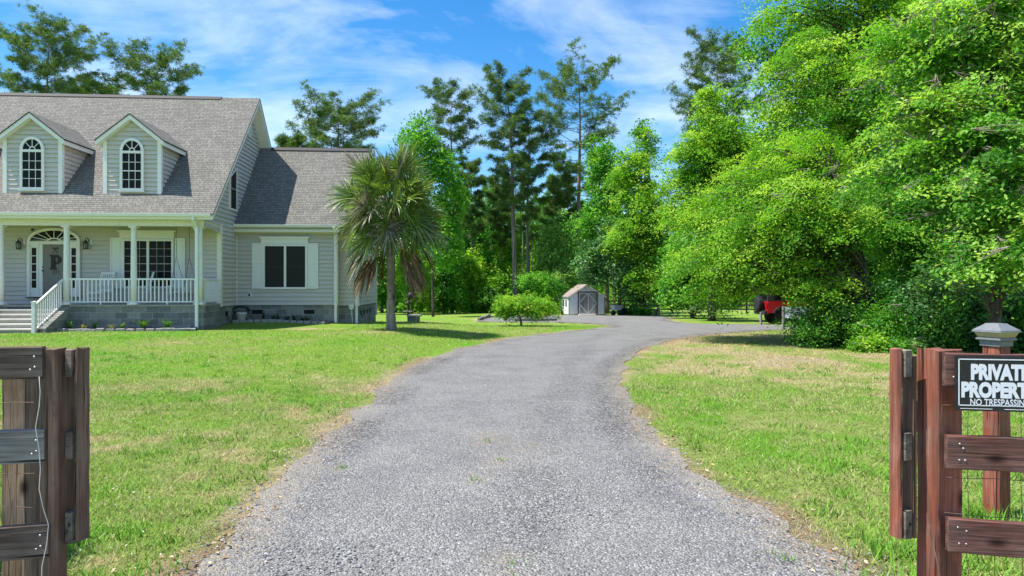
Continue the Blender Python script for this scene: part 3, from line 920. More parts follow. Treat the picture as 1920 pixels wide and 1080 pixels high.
# front steps
US1 = hu(70, -1.45); US0 = US1-2.45
s = MB(); ng = MB()
NR = 6; RH = (ZF-.26)/NR
for k in range(1, NR):
    zt = ZF-k*RH; v1 = -.32*k
    s.box(US0, US1, v1+.03, v1+.32 if k > 1 else .06, -.2, zt-.03)
    ng.bbox(US0-.0, US1+.02, v1, v1+.33, zt-.045, zt, 0, None, .008)
s.prism([(0.06,-.2),(0.06,ZF-.08),(-.03,ZF-.08),(-1.40,.42),(-1.40,-.2)], US1+.02, US1+.24, 'x', 1)
st = s.build('front_steps', [M['concrete'], M['block']], house)
ng.build('tread', M['nosing'], st)
def stair_rail(u):
    mb = MB()
    zn = .25; vn = -1.60
    mb.bbox(u-.055, u+.055, vn-.055, vn+.055, zn-.1, zn+1.06, 0, None, .006)
    mb.box(u-.07, u+.07, vn-.07, vn+.07, zn+1.06, zn+1.085)
    mb.prism([(u-.06,u*0+zn+1.085)]*1+[(u+.06,zn+1.085),(u,zn+1.11)], vn-.06, vn+.06, 'y')
    za, zb = zn+1.00, ZF+.93
    def bar(dz, hw, ht):
        mb.prism([(vn+.05,za+dz),(.05,zb+dz),(.05,zb+dz-ht),(vn+.05,za+dz-ht)], u-hw, u+hw, 'x')
    bar(.0, .036, .07); bar(-.86, .022, .05)
    for k in range(12):
        t = (k+.6)/12.4; v = vn+.05+t*(-vn); z = za+t*(zb-za)
        mb.box(u-.018, u+.018, v-.018, v+.018, z-.87, z-.05)
    mb.build('stair_railing', M['white'], house)
stair_rail(US1-.02); stair_rail(US0+.05)

# front door with sidelights and fan light
dv = VM-.054
uD = hu(103.6, VM); zb = hz(556.5, 103, VM)
uw = (hu(153, VM)-hu(54, VM))/2
z_spring = hz(450, 103, VM); z_top = hz(427.5, 103, VM)
d = MB()
d.box(uD-uw+.11, uD+uw-.11, dv-.02, dv+.01, zb, z_spring)
for sx in (-1, 1):
    a, b_ = sorted((uD+sx*uw, uD+sx*(uw-.11))); d.box(a, b_, dv-.075, dv+.02, zb-.0, z_spring)
    a, b_ = sorted((uD+sx*(uw-.47), uD+sx*(uw-.57))); d.box(a, b_, dv-.055, dv+.01, zb, z_spring-.09)
    cx = uD+sx*.73; 
    d.box(cx-.16, cx-.085, dv-.035, dv, zb, z_spring-.09); d.box(cx+.085, cx+.16, dv-.035, dv, zb, z_spring-.09)
    d.box(cx-.085, cx+.085, dv-.035, dv, zb, zb+.34); d.box(cx-.085, cx+.085, dv-.035, dv, zb+2.0-.12, z_spring-.09)
    zz0, zz1 = zb+.34, zb+1.88
    d.box(cx-.085, cx+.085, dv-.028, dv-.005, zz0, zz1, 1)
    for k in range(1, 5):
        z = zz0+(zz1-zz0)*k/5; d.box(cx-.085, cx+.085, dv-.036, dv-.027, z-.014, z+.014)
d.box(uD-uw+.11, uD+uw-.11, dv-.07, dv+.02, z_spring-.17, z_spring-.06)
fan_top(d, uD, z_spring-.061, uw, z_top-z_spring+.06, dv, .105, 8, 0, 1)
d.box(uD-uw-.02, uD+uw+.02, dv-.12, dv+.0, zb-.04, zb, 2)
entry = d.build('entry_frame', [M['white'], M['glass'], M['gunmetal']], house)
dd = MB(); dh = .47
dd.box(uD-dh, uD+dh, dv-.045, dv-.021, zb+.02, z_spring-.175)
door = dd.build('door', M['doorgrey'], entry)
kn = MB()
kn.lathe([(.012,0),(.03,.012),(.034,.035),(.02,.05)], 0, 0, 12, 0, Matrix.Translation((uD-dh+.075, dv-.045, zb+1.0)) @ Matrix.Rotation(R(90),4,'X'))
kn.build('handle', M['black'], entry); kn = MB()
kn.lathe([(.026,0),(.026,.02),(.015,.024)], 0, 0, 12, 0, Matrix.Translation((uD-dh+.075, dv-.045, zb+1.14)) @ Matrix.Rotation(R(90),4,'X'))
kn.build('lock', M['black'], entry)
def text_mesh(body, size, bold=0.0, sx=1.0, extrude=.004):
    cu = bpy.data.curves.new('txt', 'FONT'); cu.body = body; cu.size = size; cu.align_x = 'CENTER'
    cu.extrude = extrude; cu.offset = bold; cu.resolution_u = 3
    o = bpy.data.objects.new('txt', cu); COL.objects.link(o)
    bpy.context.view_layer.update()
    me = bpy.data.meshes.new_from_object(o.evaluated_get(bpy.context.evaluated_depsgraph_get()))
    bpy.data.objects.remove(o); bpy.data.curves.remove(cu)
    if sx != 1.0:
        for v in me.vertices: v.co.x *= sx
    return me
me = text_mesh('371', .20, .004, 1.0, .004); me.materials.append(M['number'])
o = link('house_number', me, entry, (hu(108, VM), dv-.052, hz(514, 108, VM))); o.rotation_euler = (R(90), 0, 0)
# the hanging letter: a thing of its own
lx, lz = hp(107, 492, VM)
wxp, wyp = hworld(lx, dv-.075)
let = empty('hanging_letter', (wxp, wyp, lz), YAW)
tag(let, 'big black slab serif letter P hanging by a ribbon on the grey front door', 'letter')
H = .56
L_ = MB()
def lp(poly): L_.prism([((x-.36)*H, (z-.5)*H) for x, z in poly], -.012, .012, 'y')
lp([(.02,0),(.46,0),(.46,.10),(.02,.10)]); lp([(.10,.10),(.36,.10),(.36,.90),(.10,.90)]); lp([(.0,.90),(.38,.90),(.38,1.0),(.0,1.0)])
n = 10
ou = [(.38+.38*math.sin(math.pi*k/n), .68+.32*math.cos(math.pi*k/n)) for k in range(n+1)]
inn = [(.38+.16*math.sin(math.pi*k/n), .68+.20*math.cos(math.pi*k/n)) for k in range(n+1)]
for k in range(n): lp([ou[k], ou[k+1], inn[k+1], inn[k]])
L_.build('letter', M['black'], let)
rb = MB()
rb.tube([(-.12,0,.26),(0,-.004,.52),(.10,0,.26)], .006, 6)
for s_ in (-1,1):
    rb.tube([(0,0,.52),(s_*.07,-.02,.56),(s_*.12,-.01,.54),(s_*.06,0,.51),(0,0,.52)], .010, 6)
    rb.tube([(0,0,.52),(s_*.03,-.01,.45),(s_*.06,-.01,.40)], .008, 6)
rb.build('ribbon', M['number'], let)

# lanterns
def lantern(px):
    u = hu(px, VM); z = hz(459, px, VM)
    pl = MB(); pl.bbox(u-.03+.09, u+.06+.09, VM-.065, VM+.01, z+.0, z+.20, 0, None, .01)
    root = pl.build('wall_lantern', M['white'], house)
    a = MB()
    a.tube([(u+.08,VM-.05,z+.12),(u+.03,VM-.15,z+.26),(u-.02,VM-.17,z+.24),(u-.02,VM-.17,z+.16)], .014, 6)
    for k in range(6):
        w_ = math.pi/3*k
        a.tube([(u-.02+.075*math.cos(w_),VM-.17+.075*math.sin(w_),z-.16),(u-.02+.095*math.cos(w_),VM-.17+.095*math.sin(w_),z+.06)], .009, 5)
    a.lathe([(.11,z+.06),(.10,z+.075),(.06,z+.12),(.02,z+.17)], u-.02, VM-.17, 12)
    a.lathe([(.085,z-.18),(.085,z-.155)], u-.02, VM-.17, 12)
    a.lathe([(.016,z-.155),(.016,z-.05)], u-.02, VM-.17, 8)
    a.build('lantern_cage', M['gunmetal'], root)
    a = MB(); a.lathe([(.068,z-.155),(.086,z+.055)], u-.02, VM-.17, 12); 
    a.build('lantern_glass', M['lampglass'], root)
lantern(41); lantern(166)

# windows with headers and shutters
def shutter(u0, u1, z0, z1, v, split=.42):
    mb = MB()
    mb.box(u0, u1, v-.026, v+.01, z0, z1)
    fr = .055; zm = z0+(z1-z0)*(1-split)
    for (a, b_) in ((z0, zm), (zm, z1)):
        rect_frame(mb, u0, u1, a, b_, v-.026, fr, 0, .018, 0)
        mb.bbox(u0+fr+.03, u1-fr-.03, v-.038, v-.026, a+fr+.04, b_-fr-.04, 0, None, .004)
    mb.build('shutter', M['shutter'], house)
def header(u0, u1, z0, z1, v):
    mb = MB()
    mb.box(u0+.05, u1-.05, v-.07, v+.01, z0, z1-.06)
    mb.prism([(u0+.05,z1-.09),(u1-.05,z1-.09),(u1+.05,z1),(u0-.05,z1)], v-.13, v+.01, 'y')
    mb.build('window_header', M['white'], house)
def double_window(pxa, pxb, pya, pyb, v, nc, nr, gl, bars=True):
    u0, z1 = hp(pxa, pya, v); u1, z0 = hp(pxb, pyb, v)
    um = (u0+u1)/2; vv = v-.052
    wn = MB()
    rect_frame(wn, u0-.07, u1+.07, z0-.05, z1+.05, vv, .085)
    wn.box(um-.045, um+.045, vv-.06, vv+.02, z0+.035, z1-.035)
    win = wn.build('window', M['white'], house)
    for a, b_ in ((u0+.015, um-.045), (um+.045, u1-.015)):
        p = MB(); p.box(a, b_, vv-.012, vv+.01, z0+.035, z1-.035)
        if bars: grid_bars(p, a, b_, z0+.035, z1-.035, vv+.004, nc, nr, .016, 1)
        else: p.box(a, b_, vv-.022, vv-.011, (z0+z1)/2-.018, (z0+z1)/2+.018, 2)
        p.build('pane', [gl, M['muntin'], M['black']], win)
    return u0, u1, z0, z1
u0, u1, z0, z1 = double_window(234.5, 324, 450.5, 538.5, VM, 3, 6, M['glass'])
header(hu(224,VM), hu(331,VM), z1+.06, z1+.38, VM-.05)
shutter(hu(208.5,VM), hu(231.5,VM), z0-.05, z1+.10, VM-.052); shutter(hu(329.5,VM), hu(348.5,VM), z0-.05, z1+.10, VM-.052)
u0, u1, z0, z1 = double_window(497, 574, 460, 540, VW, 1, 2, M['screen'], False)
header(hu(488.5,VW), hu(581,VW), z1+.06, z1+.36, VW-.05)
shutter(hu(473.5,VW), hu(494,VW), z0-.03, z1+.10, VW-.052); shutter(hu(577.5,VW), hu(597.5,VW), z0-.03, z1+.10, VW-.052)
# gable window and vent on the right side wall
gw = MB()
va, vb_ = 2.75, 3.45
def sbox(mb, y0, y1, z0, z1, m, d=.05): mb.box(.0, d, y0, y1, z0, z1, m)
zg0, zg1 = 5.06, 6.77
gw.prism([(va,zg0),(vb_,zg0),(vb_,zg1),(va+.05,zg1-.35),(va,zg1-.42)], .012, .062, 'x', 1)
for (a, b_, c_, d_) in ((va-.07,va,zg0-.07,zg1-.42),(vb_,vb_+.07,zg0-.07,zg1+.05),(va,vb_,zg0-.07,zg0),(va,vb_,(zg0+zg1)/2-.06,(zg0+zg1)/2-.02)):
    sbox(gw, a, b_, c_, d_, 0 if a != va or c_ < zg0 else 2, .085 if (a != va or c_ < zg0) else .07)
gw.prism([(va-.07,zg1-.43),(vb_+.07,zg1+.06),(vb_+.07,zg1+.0),(va-.07,zg1-.50)], .0, .087, 'x', 0)
gw.build('window', [M['white'], M['screen'], M['muntin']], house)
gv = MB()
Mx = Matrix.Translation((.045, 5.28, 8.75)) @ Matrix.Rotation(R(90),4,'Y')
gv.lathe([(.30,0),(.30,.03),(.25,.035)], 0, 0, 20, 0, Mx)
for k in range(7):
    z = 8.75-.20+.065*k; hw = math.sqrt(max(.01,.25**2-(z-8.75)**2)); gv.box(.08, .097, 5.28-hw, 5.28+hw, z-.012, z+.012, 1)
gv.build('gable_vent', [M['white'], M['greypanel']], house)

# downspouts
def spout(path, w=.09, name='downspout'):
    mb = MB()
    for (a, b_) in zip(path[:-1], path[1:]):
        A, B = Vector(a), Vector(b_); d = B-A
        q = d.to_track_quat('Z', 'Y').to_matrix().to_4x4()
        mb.box(-w/2, w/2, -w*.38, w*.38, -.01, d.length+.01, 0, Matrix.Translation(A) @ q)
    return mb.build(name, M['white'], house)
ud = hu(368.5, -.1)
sp_ = spout([(ud,-.42,4.38),(ud,-.42,4.26),(ud,-.09,4.02),(ud,-.09,.32)], .10)
bt = MB(); bt.tube([(ud,-.09,.36),(ud,-.12,.29),(ud+.05,-.35,.265)], .055, 8); bt.build('drain_elbow', M['black'], sp_)
ud2 = hu(629, VW-.1)
spout([(ud2,3.16,4.33),(ud2,3.2,4.24),(ud2,VW-.06,4.05),(ud2,VW-.06,.36)], .10)
ud3 = hu(668.5, VE-.1)
spout([(ud3,3.16,4.33),(ud3,3.3,4.2),(ud3,VE-.06,3.85),(ud3,VE-.06,.26)], .095)
ud4 = UE+.05
# foundation vents and outlet
def fvent(pxa, pxb, pya, pyb, v):
    u0, z1 = hp(pxa, pya, v); u1, z0 = hp(pxb, pyb, v)
    mb = MB(); mb.box(u0, u1, v-.0, v+.03, z0, z1)
    for k in range(4):
        z = z0+(z1-z0)*(k+.5)/4; mb.box(u0+.02, u1-.02, v-.008, v+.001, z-.006, z+.006)
    mb.build('foundation_vent', M['vent'], house)
fvent(473, 492, 581, 588.5, VW-.0); fvent(570, 589.5, 581, 588.5, VW-.0)
mb = MB(); mb.box(-.015, .004, 2.35, 2.65, .66, .86); mb.build('foundation_vent', M['vent'], house)
for k in range(4):
    y = 4.9+.95*k; mb = MB(); mb.box(UE-.02, UE+.002, y, y+.42, .60, .80); mb.build('foundation_vent', M['vent'], house)
u0, z1 = hp(465.5, 548.5, VW); u1, z0 = hp(471.5, 556.5, VW)
mb = MB(); mb.bbox(u0, u1, VW-.085, VW, z0, z1, 0, None, .008); mb.box(u0+.03, u1-.03, VW-.091, VW-.084, z0+.025, z1-.03, 1)
mb.build('outlet_box', [M['white'], M['vent']], house)
cam_ = MB(); cu_, cz_ = hp(63, 431, VM)
cam_.lathe([(.02,0),(.05,.01),(.05,.05),(.02,.07)], 0, 0, 10, 0, Matrix.Translation((cu_, VM-.03, cz_)) @ Matrix.Rotation(R(90),4,'X'))
cam_.build('camera_dome', M['gunmetal'], house)

# ---------------------------------------------------------------- porch furniture
def place(o, u, v, z, rz):
    x, y = hworld(u, v); o.location = (x, y, z); o.rotation_euler = (0, 0, YAW+rz)
def rocking_chair(lab):
    r = empty('rocking_chair', (0,0,0)); tag(r, lab, 'rocking chair', 'white porch rockers')
    sw, sd = .30, .26
    m = MB(); 
    for k in range(6):
        y = -sd+(2*sd)*k/6; m.box(-sw, sw, y+.005, y+2*sd/6-.006, .455-.02*k/6, .475-.02*k/6)
    m.box(-sw, sw, -sd-.02, -sd+.0, .40, .46); m.build('seat', M['chair'], r)
    Mb = Matrix.Translation((0, sd, .42)) @ Matrix.Rotation(R(-14),4,'X')
    m = MB()
    for x in (-sw+.02, sw-.02): m.box(x-.022, x+.022, -.02, .02, -.05, .80, 0, Mb)
    m.bbox(-sw, sw, -.02, .02, .72, .82, 0, Mb, .008); m.box(-sw+.04, sw-.04, -.015, .015, .06, .12, 0, Mb)
    for k in range(6):
        x = -sw+.085+(2*sw-.17)*k/5; m.box(x-.02, x+.02, -.01, .01, .12, .72, 0, Mb)
    m.build('backrest', M['chair'], r)
    for sx in (-1, 1):
        m = MB(); m.bbox(sx*(sw+.04)-.045, sx*(sw+.04)+.045, -sd-.06, sd+.05, .66, .685, 0, None, .008); m.build('armrest', M['chair'], r)
        for y in (-sd+.02, sd-.02):
            m = MB(); m.box(sx*(sw+.02)-.022, sx*(sw+.02)+.022, y-.022, y+.022, .07, .66); m.build('leg', M['chair'], r)
        m = MB()
        pts = []
        for k in range(9):
            y = -.46+.98*k/8; pts.append((y, .03+.16*(y-.0)**2))
        m.prism(pts+[(a, b+.045) for a, b in reversed(pts)], sx*(sw+.02)-.018, sx*(sw+.02)+.018, 'x'); m.build('rocker', M['chair'], r)
    for y0 in (-sd+.005, sd-.035):
        m = MB(); m.box(-sw, sw, y0, y0+.03, .20, .23); m.build('stretcher', M['chair'], r)
    return r
ch = rocking_chair('white slatted rocking chair facing forward, beside the front door')
place(ch, hu(187, 1.05), 1.05, ZF, R(-12))
c2 = copy_tree(ch); place(c2, hu(262, 1.0), 1.0, ZF, R(-62))
c2['label'] = 'white slatted rocking chair turned sideways, half behind the porch column'
sw = empty('porch_swing', (0,0,0)); tag(sw, 'white hanging porch swing on ropes at the right end of the porch', 'porch swing')
m = MB()
for k in range(5): m.box(-.60, .60, -.25+.1*k+.006, -.25+.1*k+.094, 0, .022)
m.box(-.60,.60,-.27,-.25,-.06,.02); m.build('seat', M['chair'], sw)
Mb = Matrix.Translation((0, .25, 0)) @ Matrix.Rotation(R(-16),4,'X')
m = MB(); m.box(-.6,.6,-.012,.012,.02,.08,0,Mb); m.bbox(-.6,.6,-.015,.015,.48,.56,0,Mb,.006)
for k in range(14): 
    x = -.57+1.14*k/13; m.box(x-.02, x+.02, -.008, .008, .08, .48, 0, Mb)
m.build('backrest', M['chair'], sw)
for sx in (-1,1):
    m = MB(); m.bbox(sx*.60-.04, sx*.60+.04, -.30, .28, .25, .275, 0, None, .006); m.box(sx*.6-.02, sx*.6+.02, -.25, -.21, 0, .25); m.build('armrest', M['chair'], sw)
    m = MB(); top = 4.36-(ZF+.42)
    m.tube([(sx*.60,-.26,.0),(sx*.60,0,1.35),(sx*.60,0,top)], .011, 6); m.tube([(sx*.60,.30,.25),(sx*.60,0,1.35)], .011, 6)
    m.build('rope', M['greypost'], sw)
place(sw, hu(343, .95), .95, ZF+.42, R(-90))
cu = MB(); cu.bbox(-.28,.28,-.22,.22,.0,.12,0,None,.03)
Mc = Matrix.Translation((0,.17,.12)) @ Matrix.Rotation(R(-20),4,'X'); cu.bbox(-.24,.24,-.06,.06,.0,.40,0,Mc,.03)
cush = cu.build('seat_cushion', M['cushion']); tag(cush, 'pale cushion lying on the hanging porch swing', 'cushion')
place(cush, hu(343,.95), .95, ZF+.445, R(-90))
# ---------------------------------------------------------------- roadside fences
def rail_obj(name, mats, parent, P0, ang, L, h, th, sag=0.0, nails=True, seed=0):
    """board from P0 (top left front corner) running along ang; own origin so the grain follows it"""
    rr = random.Random(seed)
    mb = MB(); n = 10
    vs = []; 
    for k in range(n+1):
        x = L*k/n; dz = -sag*k/n + .004*rr.uniform(-1,1); dy = .003*rr.uniform(-1,1); b = .003
        for (y, z) in ((b,0),(0,-b),(0,-h+b),(b,-h),(th-b,-h),(th,-h+b),(th,-b),(th-b,0)):
            vs.append((x, y+dy, z+dz+.0015*rr.uniform(-1,1)))
    fs = []
    for k in range(n):
        for j in range(8):
            i = (j+1)%8; fs.append((k*8+j, (k+1)*8+j, (k+1)*8+i, k*8+i))
    fs.append(tuple(range(8))); fs.append(tuple(range(n*8+7, n*8-1, -1)))
    mb.raw(vs, fs, 0)
    if nails:
        for x in (.03, .05):
            for z in (-h*.3+rr.uniform(-.01,.01), -h*.72):
                mb.lathe([(.0045,0),(.0045,.003),(.002,.004)], 0, 0, 8, 1, Matrix.Translation((x+rr.uniform(0,.02), .0, z)) @ Matrix.Rotation(R(90),4,'X'))
    return mb.build(name, [mats, M['nail']], parent, P0, (0,0,ang))
def post_obj(name, mat, parent, cx, cy, sx, sy, z0, z1, ang, seed=1, knots=3):
    """sawn post with slightly uneven faces and a checked top"""
    rr = random.Random(seed); mb = MB(); n = 12; vs = []; c = .010
    for k in range(n+1):
        z = z0+(z1-z0)*k/n
        ox, oy = .0016*rr.uniform(-1,1), .0016*rr.uniform(-1,1)
        for (x, y) in ((-sx/2+c,-sy/2),(sx/2-c,-sy/2),(sx/2,-sy/2+c),(sx/2,sy/2-c),(sx/2-c,sy/2),(-sx/2+c,sy/2),(-sx/2,sy/2-c),(-sx/2,-sy/2+c)):
            vs.append((x+ox+.0015*rr.uniform(-1,1), y+oy+.0015*rr.uniform(-1,1), z+(.006*rr.uniform(-1,1) if k == n else 0)))
    fs = []
    for k in range(n):
        for j in range(8):
            i = (j+1)%8; fs.append((k*8+j, k*8+i, (k+1)*8+i, (k+1)*8+j))
    fs.append(tuple(range(7,-1,-1))); fs.append(tuple(range(n*8, n*8+8)))
    mb.raw(vs, fs)
    return mb.build(name, mat, parent, (cx, cy, 0), (0,0,ang))
def wire_mesh(parent, P0, ang, L, z0, z1, dx, dz, r=.0016, jitter=.006, seed=3):
    rr = random.Random(seed); mb = MB()
    n = int(L/dx); m = int((z1-z0)/dz)
    off = {}
    for i in range(n+1):
        for j in range(m+1): off[(i,j)] = (i*dx+rr.uniform(-jitter,jitter), rr.uniform(-jitter,jitter)*1.5, z0+j*dz+rr.uniform(-jitter,jitter))
    for i in range(n+1): mb.tube([off[(i,j)] for j in range(m+1)], r, 4, cap=False)
    for j in range(m+1): mb.tube([off[(i,j)] for i in range(n+1)], r*1.15, 4, cap=False)
    return mb.build('wire_mesh', M['wire'], parent, P0, (0,0,ang))

# right hand fence
fr = empty('gate_fence', (1.9, 3.0, 0)); tag(fr, 'red brown board fence with wire mesh carrying the private property sign', 'fence')
bpy.context.view_layer.update()
def child(o, par=None):
    o.matrix_parent_inverse = Matrix.Translation(-Vector(par.location)) if par.rotation_euler[2] == 0 else par.matrix_world.inverted()
    return o
B = R(8)
cx, cy = 1.837, 2.95
px_, py_ = cx+.064*math.cos(B)-.064*math.sin(B), cy+.064*math.sin(B)+.064*math.cos(B)
child(post_obj('post', M['post_red'], fr, px_, py_, .128, .128, -.3, 1.53, B, 2), fr)
RA = R(-11)
for k, (zt, h, mt) in enumerate(((1.524,.142,M['post_top']),(1.172,.142,M['post_top']),(.820,.145,M['post_top']))):
    child(rail_obj('rail', mt, fr, (1.846+.006*k, 2.905, zt), RA, 2.2, h, .036, (.0,.018,.03)[k], True, 40+k), fr)
child(post_obj('post', M['post_red'], fr, 1.846+2.1*math.cos(RA), 3.0+2.1*math.sin(RA), .128, .128, -.3, 1.53, RA, 7), fr)
child(wire_mesh(fr, (1.86, 2.955, 0), RA, 2.1, .05, 1.40, .102, .155, .0013), fr)
# boards that guide the gate: upright, spacer blocks, brace
GA = R(17)
gx0, gy0 = 1.702, 3.0
child(post_obj('guide_board', M['post_red'], fr, gx0-.004, gy0+.02, .024, .062, .70, 1.53, GA, 11), fr)
for zt, zb in ((1.528,1.41),(1.165,1.045),(.825,.70)):
    mb = MB(); mb.bbox(-.0205,.0205,-.03,.03,zb,zt,0,None,.003)
    child(mb.build('spacer_block', M['endgrain'], fr, (gx0+.029, gy0+.02, 0), (0,0,GA)), fr)
mb = MB(); mb.box(-.009,.009,-.03,.03,.70,1.50); child(mb.build('cleat', M['post_dark'], fr, (gx0+.062, gy0+.03, 0), (0,0,GA)), fr)
mb = MB(); Mb = Matrix.Rotation(R(-17),4,'Y'); mb.box(-.02,.02,-.012,.012,-.02,.20,0,Mb)
child(mb.build('brace', M['post_top'], fr, (gx0+.15, gy0+.12, 1.17), (0,0,GA)), fr)
mb = MB(); mb.tube([(1.792,2.947,.35),(1.80,2.935,.7),(1.79,2.94,.95),(1.796,2.938,1.2)], .002, 5)
mb.tube([(1.796,2.94,.78),(1.84,2.93,.55),(1.90,2.92,.32)], .0022, 5); child(mb.build('tie_wire', M['wire'], fr), fr)

# the sign
sx0, sy0 = 1.872, 2.898-.03*math.tan(R(11))
sg = empty('warning_sign', (sx0, sy0-.006, 1.283), R(-9)); tag(sg, 'black PRIVATE PROPERTY NO TRESPASSING sign on the top fence rail', 'sign')
SW, SH = .345, .232
mb = MB(); mb.bbox(0, SW, -.002, .002, 0, SH, 0, None, .0009); mb.build('sign_panel', M['signblack'], sg)
mb = MB(); i0 = .013; lw = .0042
for a, b_, c_, d_ in ((i0,SW-i0,SH-i0-lw,SH-i0),(i0,SW-i0,i0+.008,i0+.008+lw),(i0,i0+lw,i0+.008,SH-i0),(SW-i0-lw,SW-i0,i0+.008,SH-i0)):
    mb.box(a, b_, -.0032, -.0019, c_, d_)
mb.build('border', M['signwhite'], sg)
def sign_text(body, w, h, zc, bold):
    me = text_mesh(body, 1.0, bold, 1.0, .0)
    xs = [v.co.x for v in me.vertices]; ys = [v.co.y for v in me.vertices]
    kx = w/(max(xs)-min(xs)); ky = h/(max(ys)-min(ys)); mx = (max(xs)+min(xs))/2; my = (max(ys)+min(ys))/2
    V = [((v.co.x-mx)*kx, (v.co.y-my)*ky) for v in me.vertices]; fs = [list(p.vertices) for p in me.polygons]
    bpy.data.meshes.remove(me); mb = MB()
    for q, (sx_, sy_) in enumerate(((0,0),(h*.012,0),(-h*.012,0),(0,h*.02),(0,-h*.02))):
        mb.raw([(x+sx_, -.0034-.00012*q, y+sy_) for x, y in V], fs)
    mb.build('lettering', M['signwhite'], sg, (SW/2, 0, zc))
sign_text('PRIVATE', .222, .066, .164, .05); sign_text('PROPERTY', .296, .066, .089, .05); sign_text('NO TRESPASSING', .228, .027, .038, .01)
mb = MB()
for x0 in (.02, .19):
    for k in range(26):
        mb.box(x0+.0048*k, x0+.0048*k+.0036, -.0032, -.0019, .008, .0105)
mb.build('fine_print', M['signwhite'], sg)

# capped post behind
ccx, ccy = wx(1868, 5.38), 5.38
cp = empty('capped_post', (ccx, ccy, 0), R(20)); tag(cp, 'square wooden post with a glazed grey cap behind the private property fence', 'post')
post_obj('post', M['post_red'], cp, 0, 0, .137, .137, -.3, 1.37, 0, 21)
mb = MB()
def frust(mb, w0, z0, w1, z1, m):
    mb.raw([(-w0,-w0,z0),(w0,-w0,z0),(w0,w0,z0),(-w0,w0,z0),(-w1,-w1,z1),(w1,-w1,z1),(w1,w1,z1),(-w1,w1,z1)],
           [(3,2,1,0),(4,5,6,7),(0,1,5,4),(1,2,6,5),(2,3,7,6),(3,0,4,7)], m)
frust(mb, .078, 1.345, .078, 1.385, 0); frust(mb, .078, 1.385, .098, 1.395, 0); frust(mb, .098, 1.395, .094, 1.41, 0)
frust(mb, .085, 1.41, .106, 1.455, 1)
frust(mb, .116, 1.455, .112, 1.470, 0); frust(mb, .112, 1.470, .060, 1.512, 0); frust(mb, .060, 1.512, .050, 1.522, 0)
mb.build('post_cap', [M['capmetal'], M['capglass']], cp)
# left hand fence
fl = empty('gate_fence', (-2.1, 3.0, 0)); tag(fl, 'dark weathered board fence with a white wire hanging down its post', 'fence')
bpy.context.view_layer.update()
child(post_obj('post', M['post_dark'], fl, wx(100, 3.0), 3.0, .088, .07, -.3, 1.535, R(-6), 31), fl)
child(post_obj('post', M['post_weather'], fl, wx(45, 3.22)+.012, 3.22, .14, .14, -.3, 1.50, R(-10), 32), fl)
LA = R(180+14)
def left_rail(zt, h, mat, pxe, seed, rise):
    # runs to the left from the post: build it reversed so the good face looks at the road
    L = 2.2; a = R(12)
    xe, ye = wx(pxe, 2.955), 2.955
    P0 = (xe-L*math.cos(a), ye-L*math.sin(a), zt)
    o = rail_obj('rail', mat, fl, P0, a, L, h, .036, 0, False, seed)
    me = o.data
    for x, z in ((L-.03,-h*.30),(L-.045,-h*.70),(L-.028,-h*.62)):
        nl = MB()
        nl.lathe([(.0048,0),(.0048,.003),(.002,.004)], 0, 0, 8, 0, Matrix.Translation((x, .0, z)) @ Matrix.Rotation(R(90),4,'X'))
        nl.build('nail', M['nail'], o)
    child(o, fl)
left_rail(1.545, .140, M['rail_dark'], 79, 51, 0); left_rail(1.185, .145, M['rail_grey'], 82, 52, 0); left_rail(.775, .145, M['rail_dark'], 90, 53, 0)
child(post_obj('post', M['post_weather'], fl, -4.1, 2.62, .14, .14, -.3, 1.5, R(12), 34), fl)
child(wire_mesh(fl, (-4.15, 2.66, 0), R(12), 2.05, .04, 1.30, .102, .155, .0013, .008, 5), fl)
gx1, gy1 = wx(148, 3.0), 3.0
child(post_obj('guide_board', M['post_dark'], fl, gx1+.002, gy1+.02, .034, .062, .69, 1.535, R(-14), 36), fl)
for zt, zb in ((1.53,1.41),(1.17,1.05),(.815,.68)):
    mb = MB(); mb.bbox(-.019,.019,-.03,.028,zb,zt,0,None,.003)
    child(mb.build('spacer_block', M['rail_dark'] if zt > 1.0 else M['endgrain'], fl, (gx1-.035, gy1+.02, 0), (0,0,R(-14))), fl)
mb = MB(); mb.box(-.010,.010,-.03,.03,.69,1.50); child(mb.build('cleat', M['post_dark'], fl, (gx1-.07, gy1+.03, 0), (0,0,R(-14))), fl)
mb = MB()
pth = [(75,706),(74,735),(76,760),(71,800),(73,840),(75,880),(77,915),(84,950),(90,985),(88,1020),(83,1060),(80,1100),(78,1200)]
P = [(wx(a, 2.93), 2.925+.01*math.sin(i*1.7), wz(b, 2.93)) for i, (a, b) in enumerate(pth)]
mb.tube(P, .0016, 6); child(mb.build('cable', M['cable'], fl), fl)

# ---------------------------------------------------------------- dead brambles behind the left fence
def blade_mesh(name, P0, P1, W, mat, side=None):
    """thin tapered strips from P0 to P1"""
    d = P1-P0; s = np.cross(d, side if side is not None else np.array([0,0,1.0])); s /= (np.linalg.norm(s, axis=1, keepdims=True)+1e-9)
    s = s*W[:,None]
    V = np.stack([P0-s, P0+s, P1+s*.5, P1-s*.5], 1).reshape(-1,3)
    return np_mesh(name, V, 4, mat)
r_ = np.random.default_rng(77)
k = 2200
base = np.stack([-3.55-.9*r_.random(k)+.04*r_.standard_normal(k), 4.0+.9*r_.random(k), np.zeros(k)], -1)
base[:,2] = .85*r_.random(k)**1.3
tip = base + np.stack([.07*r_.standard_normal(k), .07*r_.standard_normal(k), .02+.16*r_.random(k)], -1)
M['bramble'] = leaf_mat('dry_bramble', (.10,.05,.035), (.24,.13,.09), (.42,.33,.24), .1)
o = link('brambles', blade_mesh('brambles', base, tip, .0012+.0016*r_.random(k), M['bramble'])); tag(o, 'dry reddish brambles heaped behind the left fence', None, None, 'stuff')

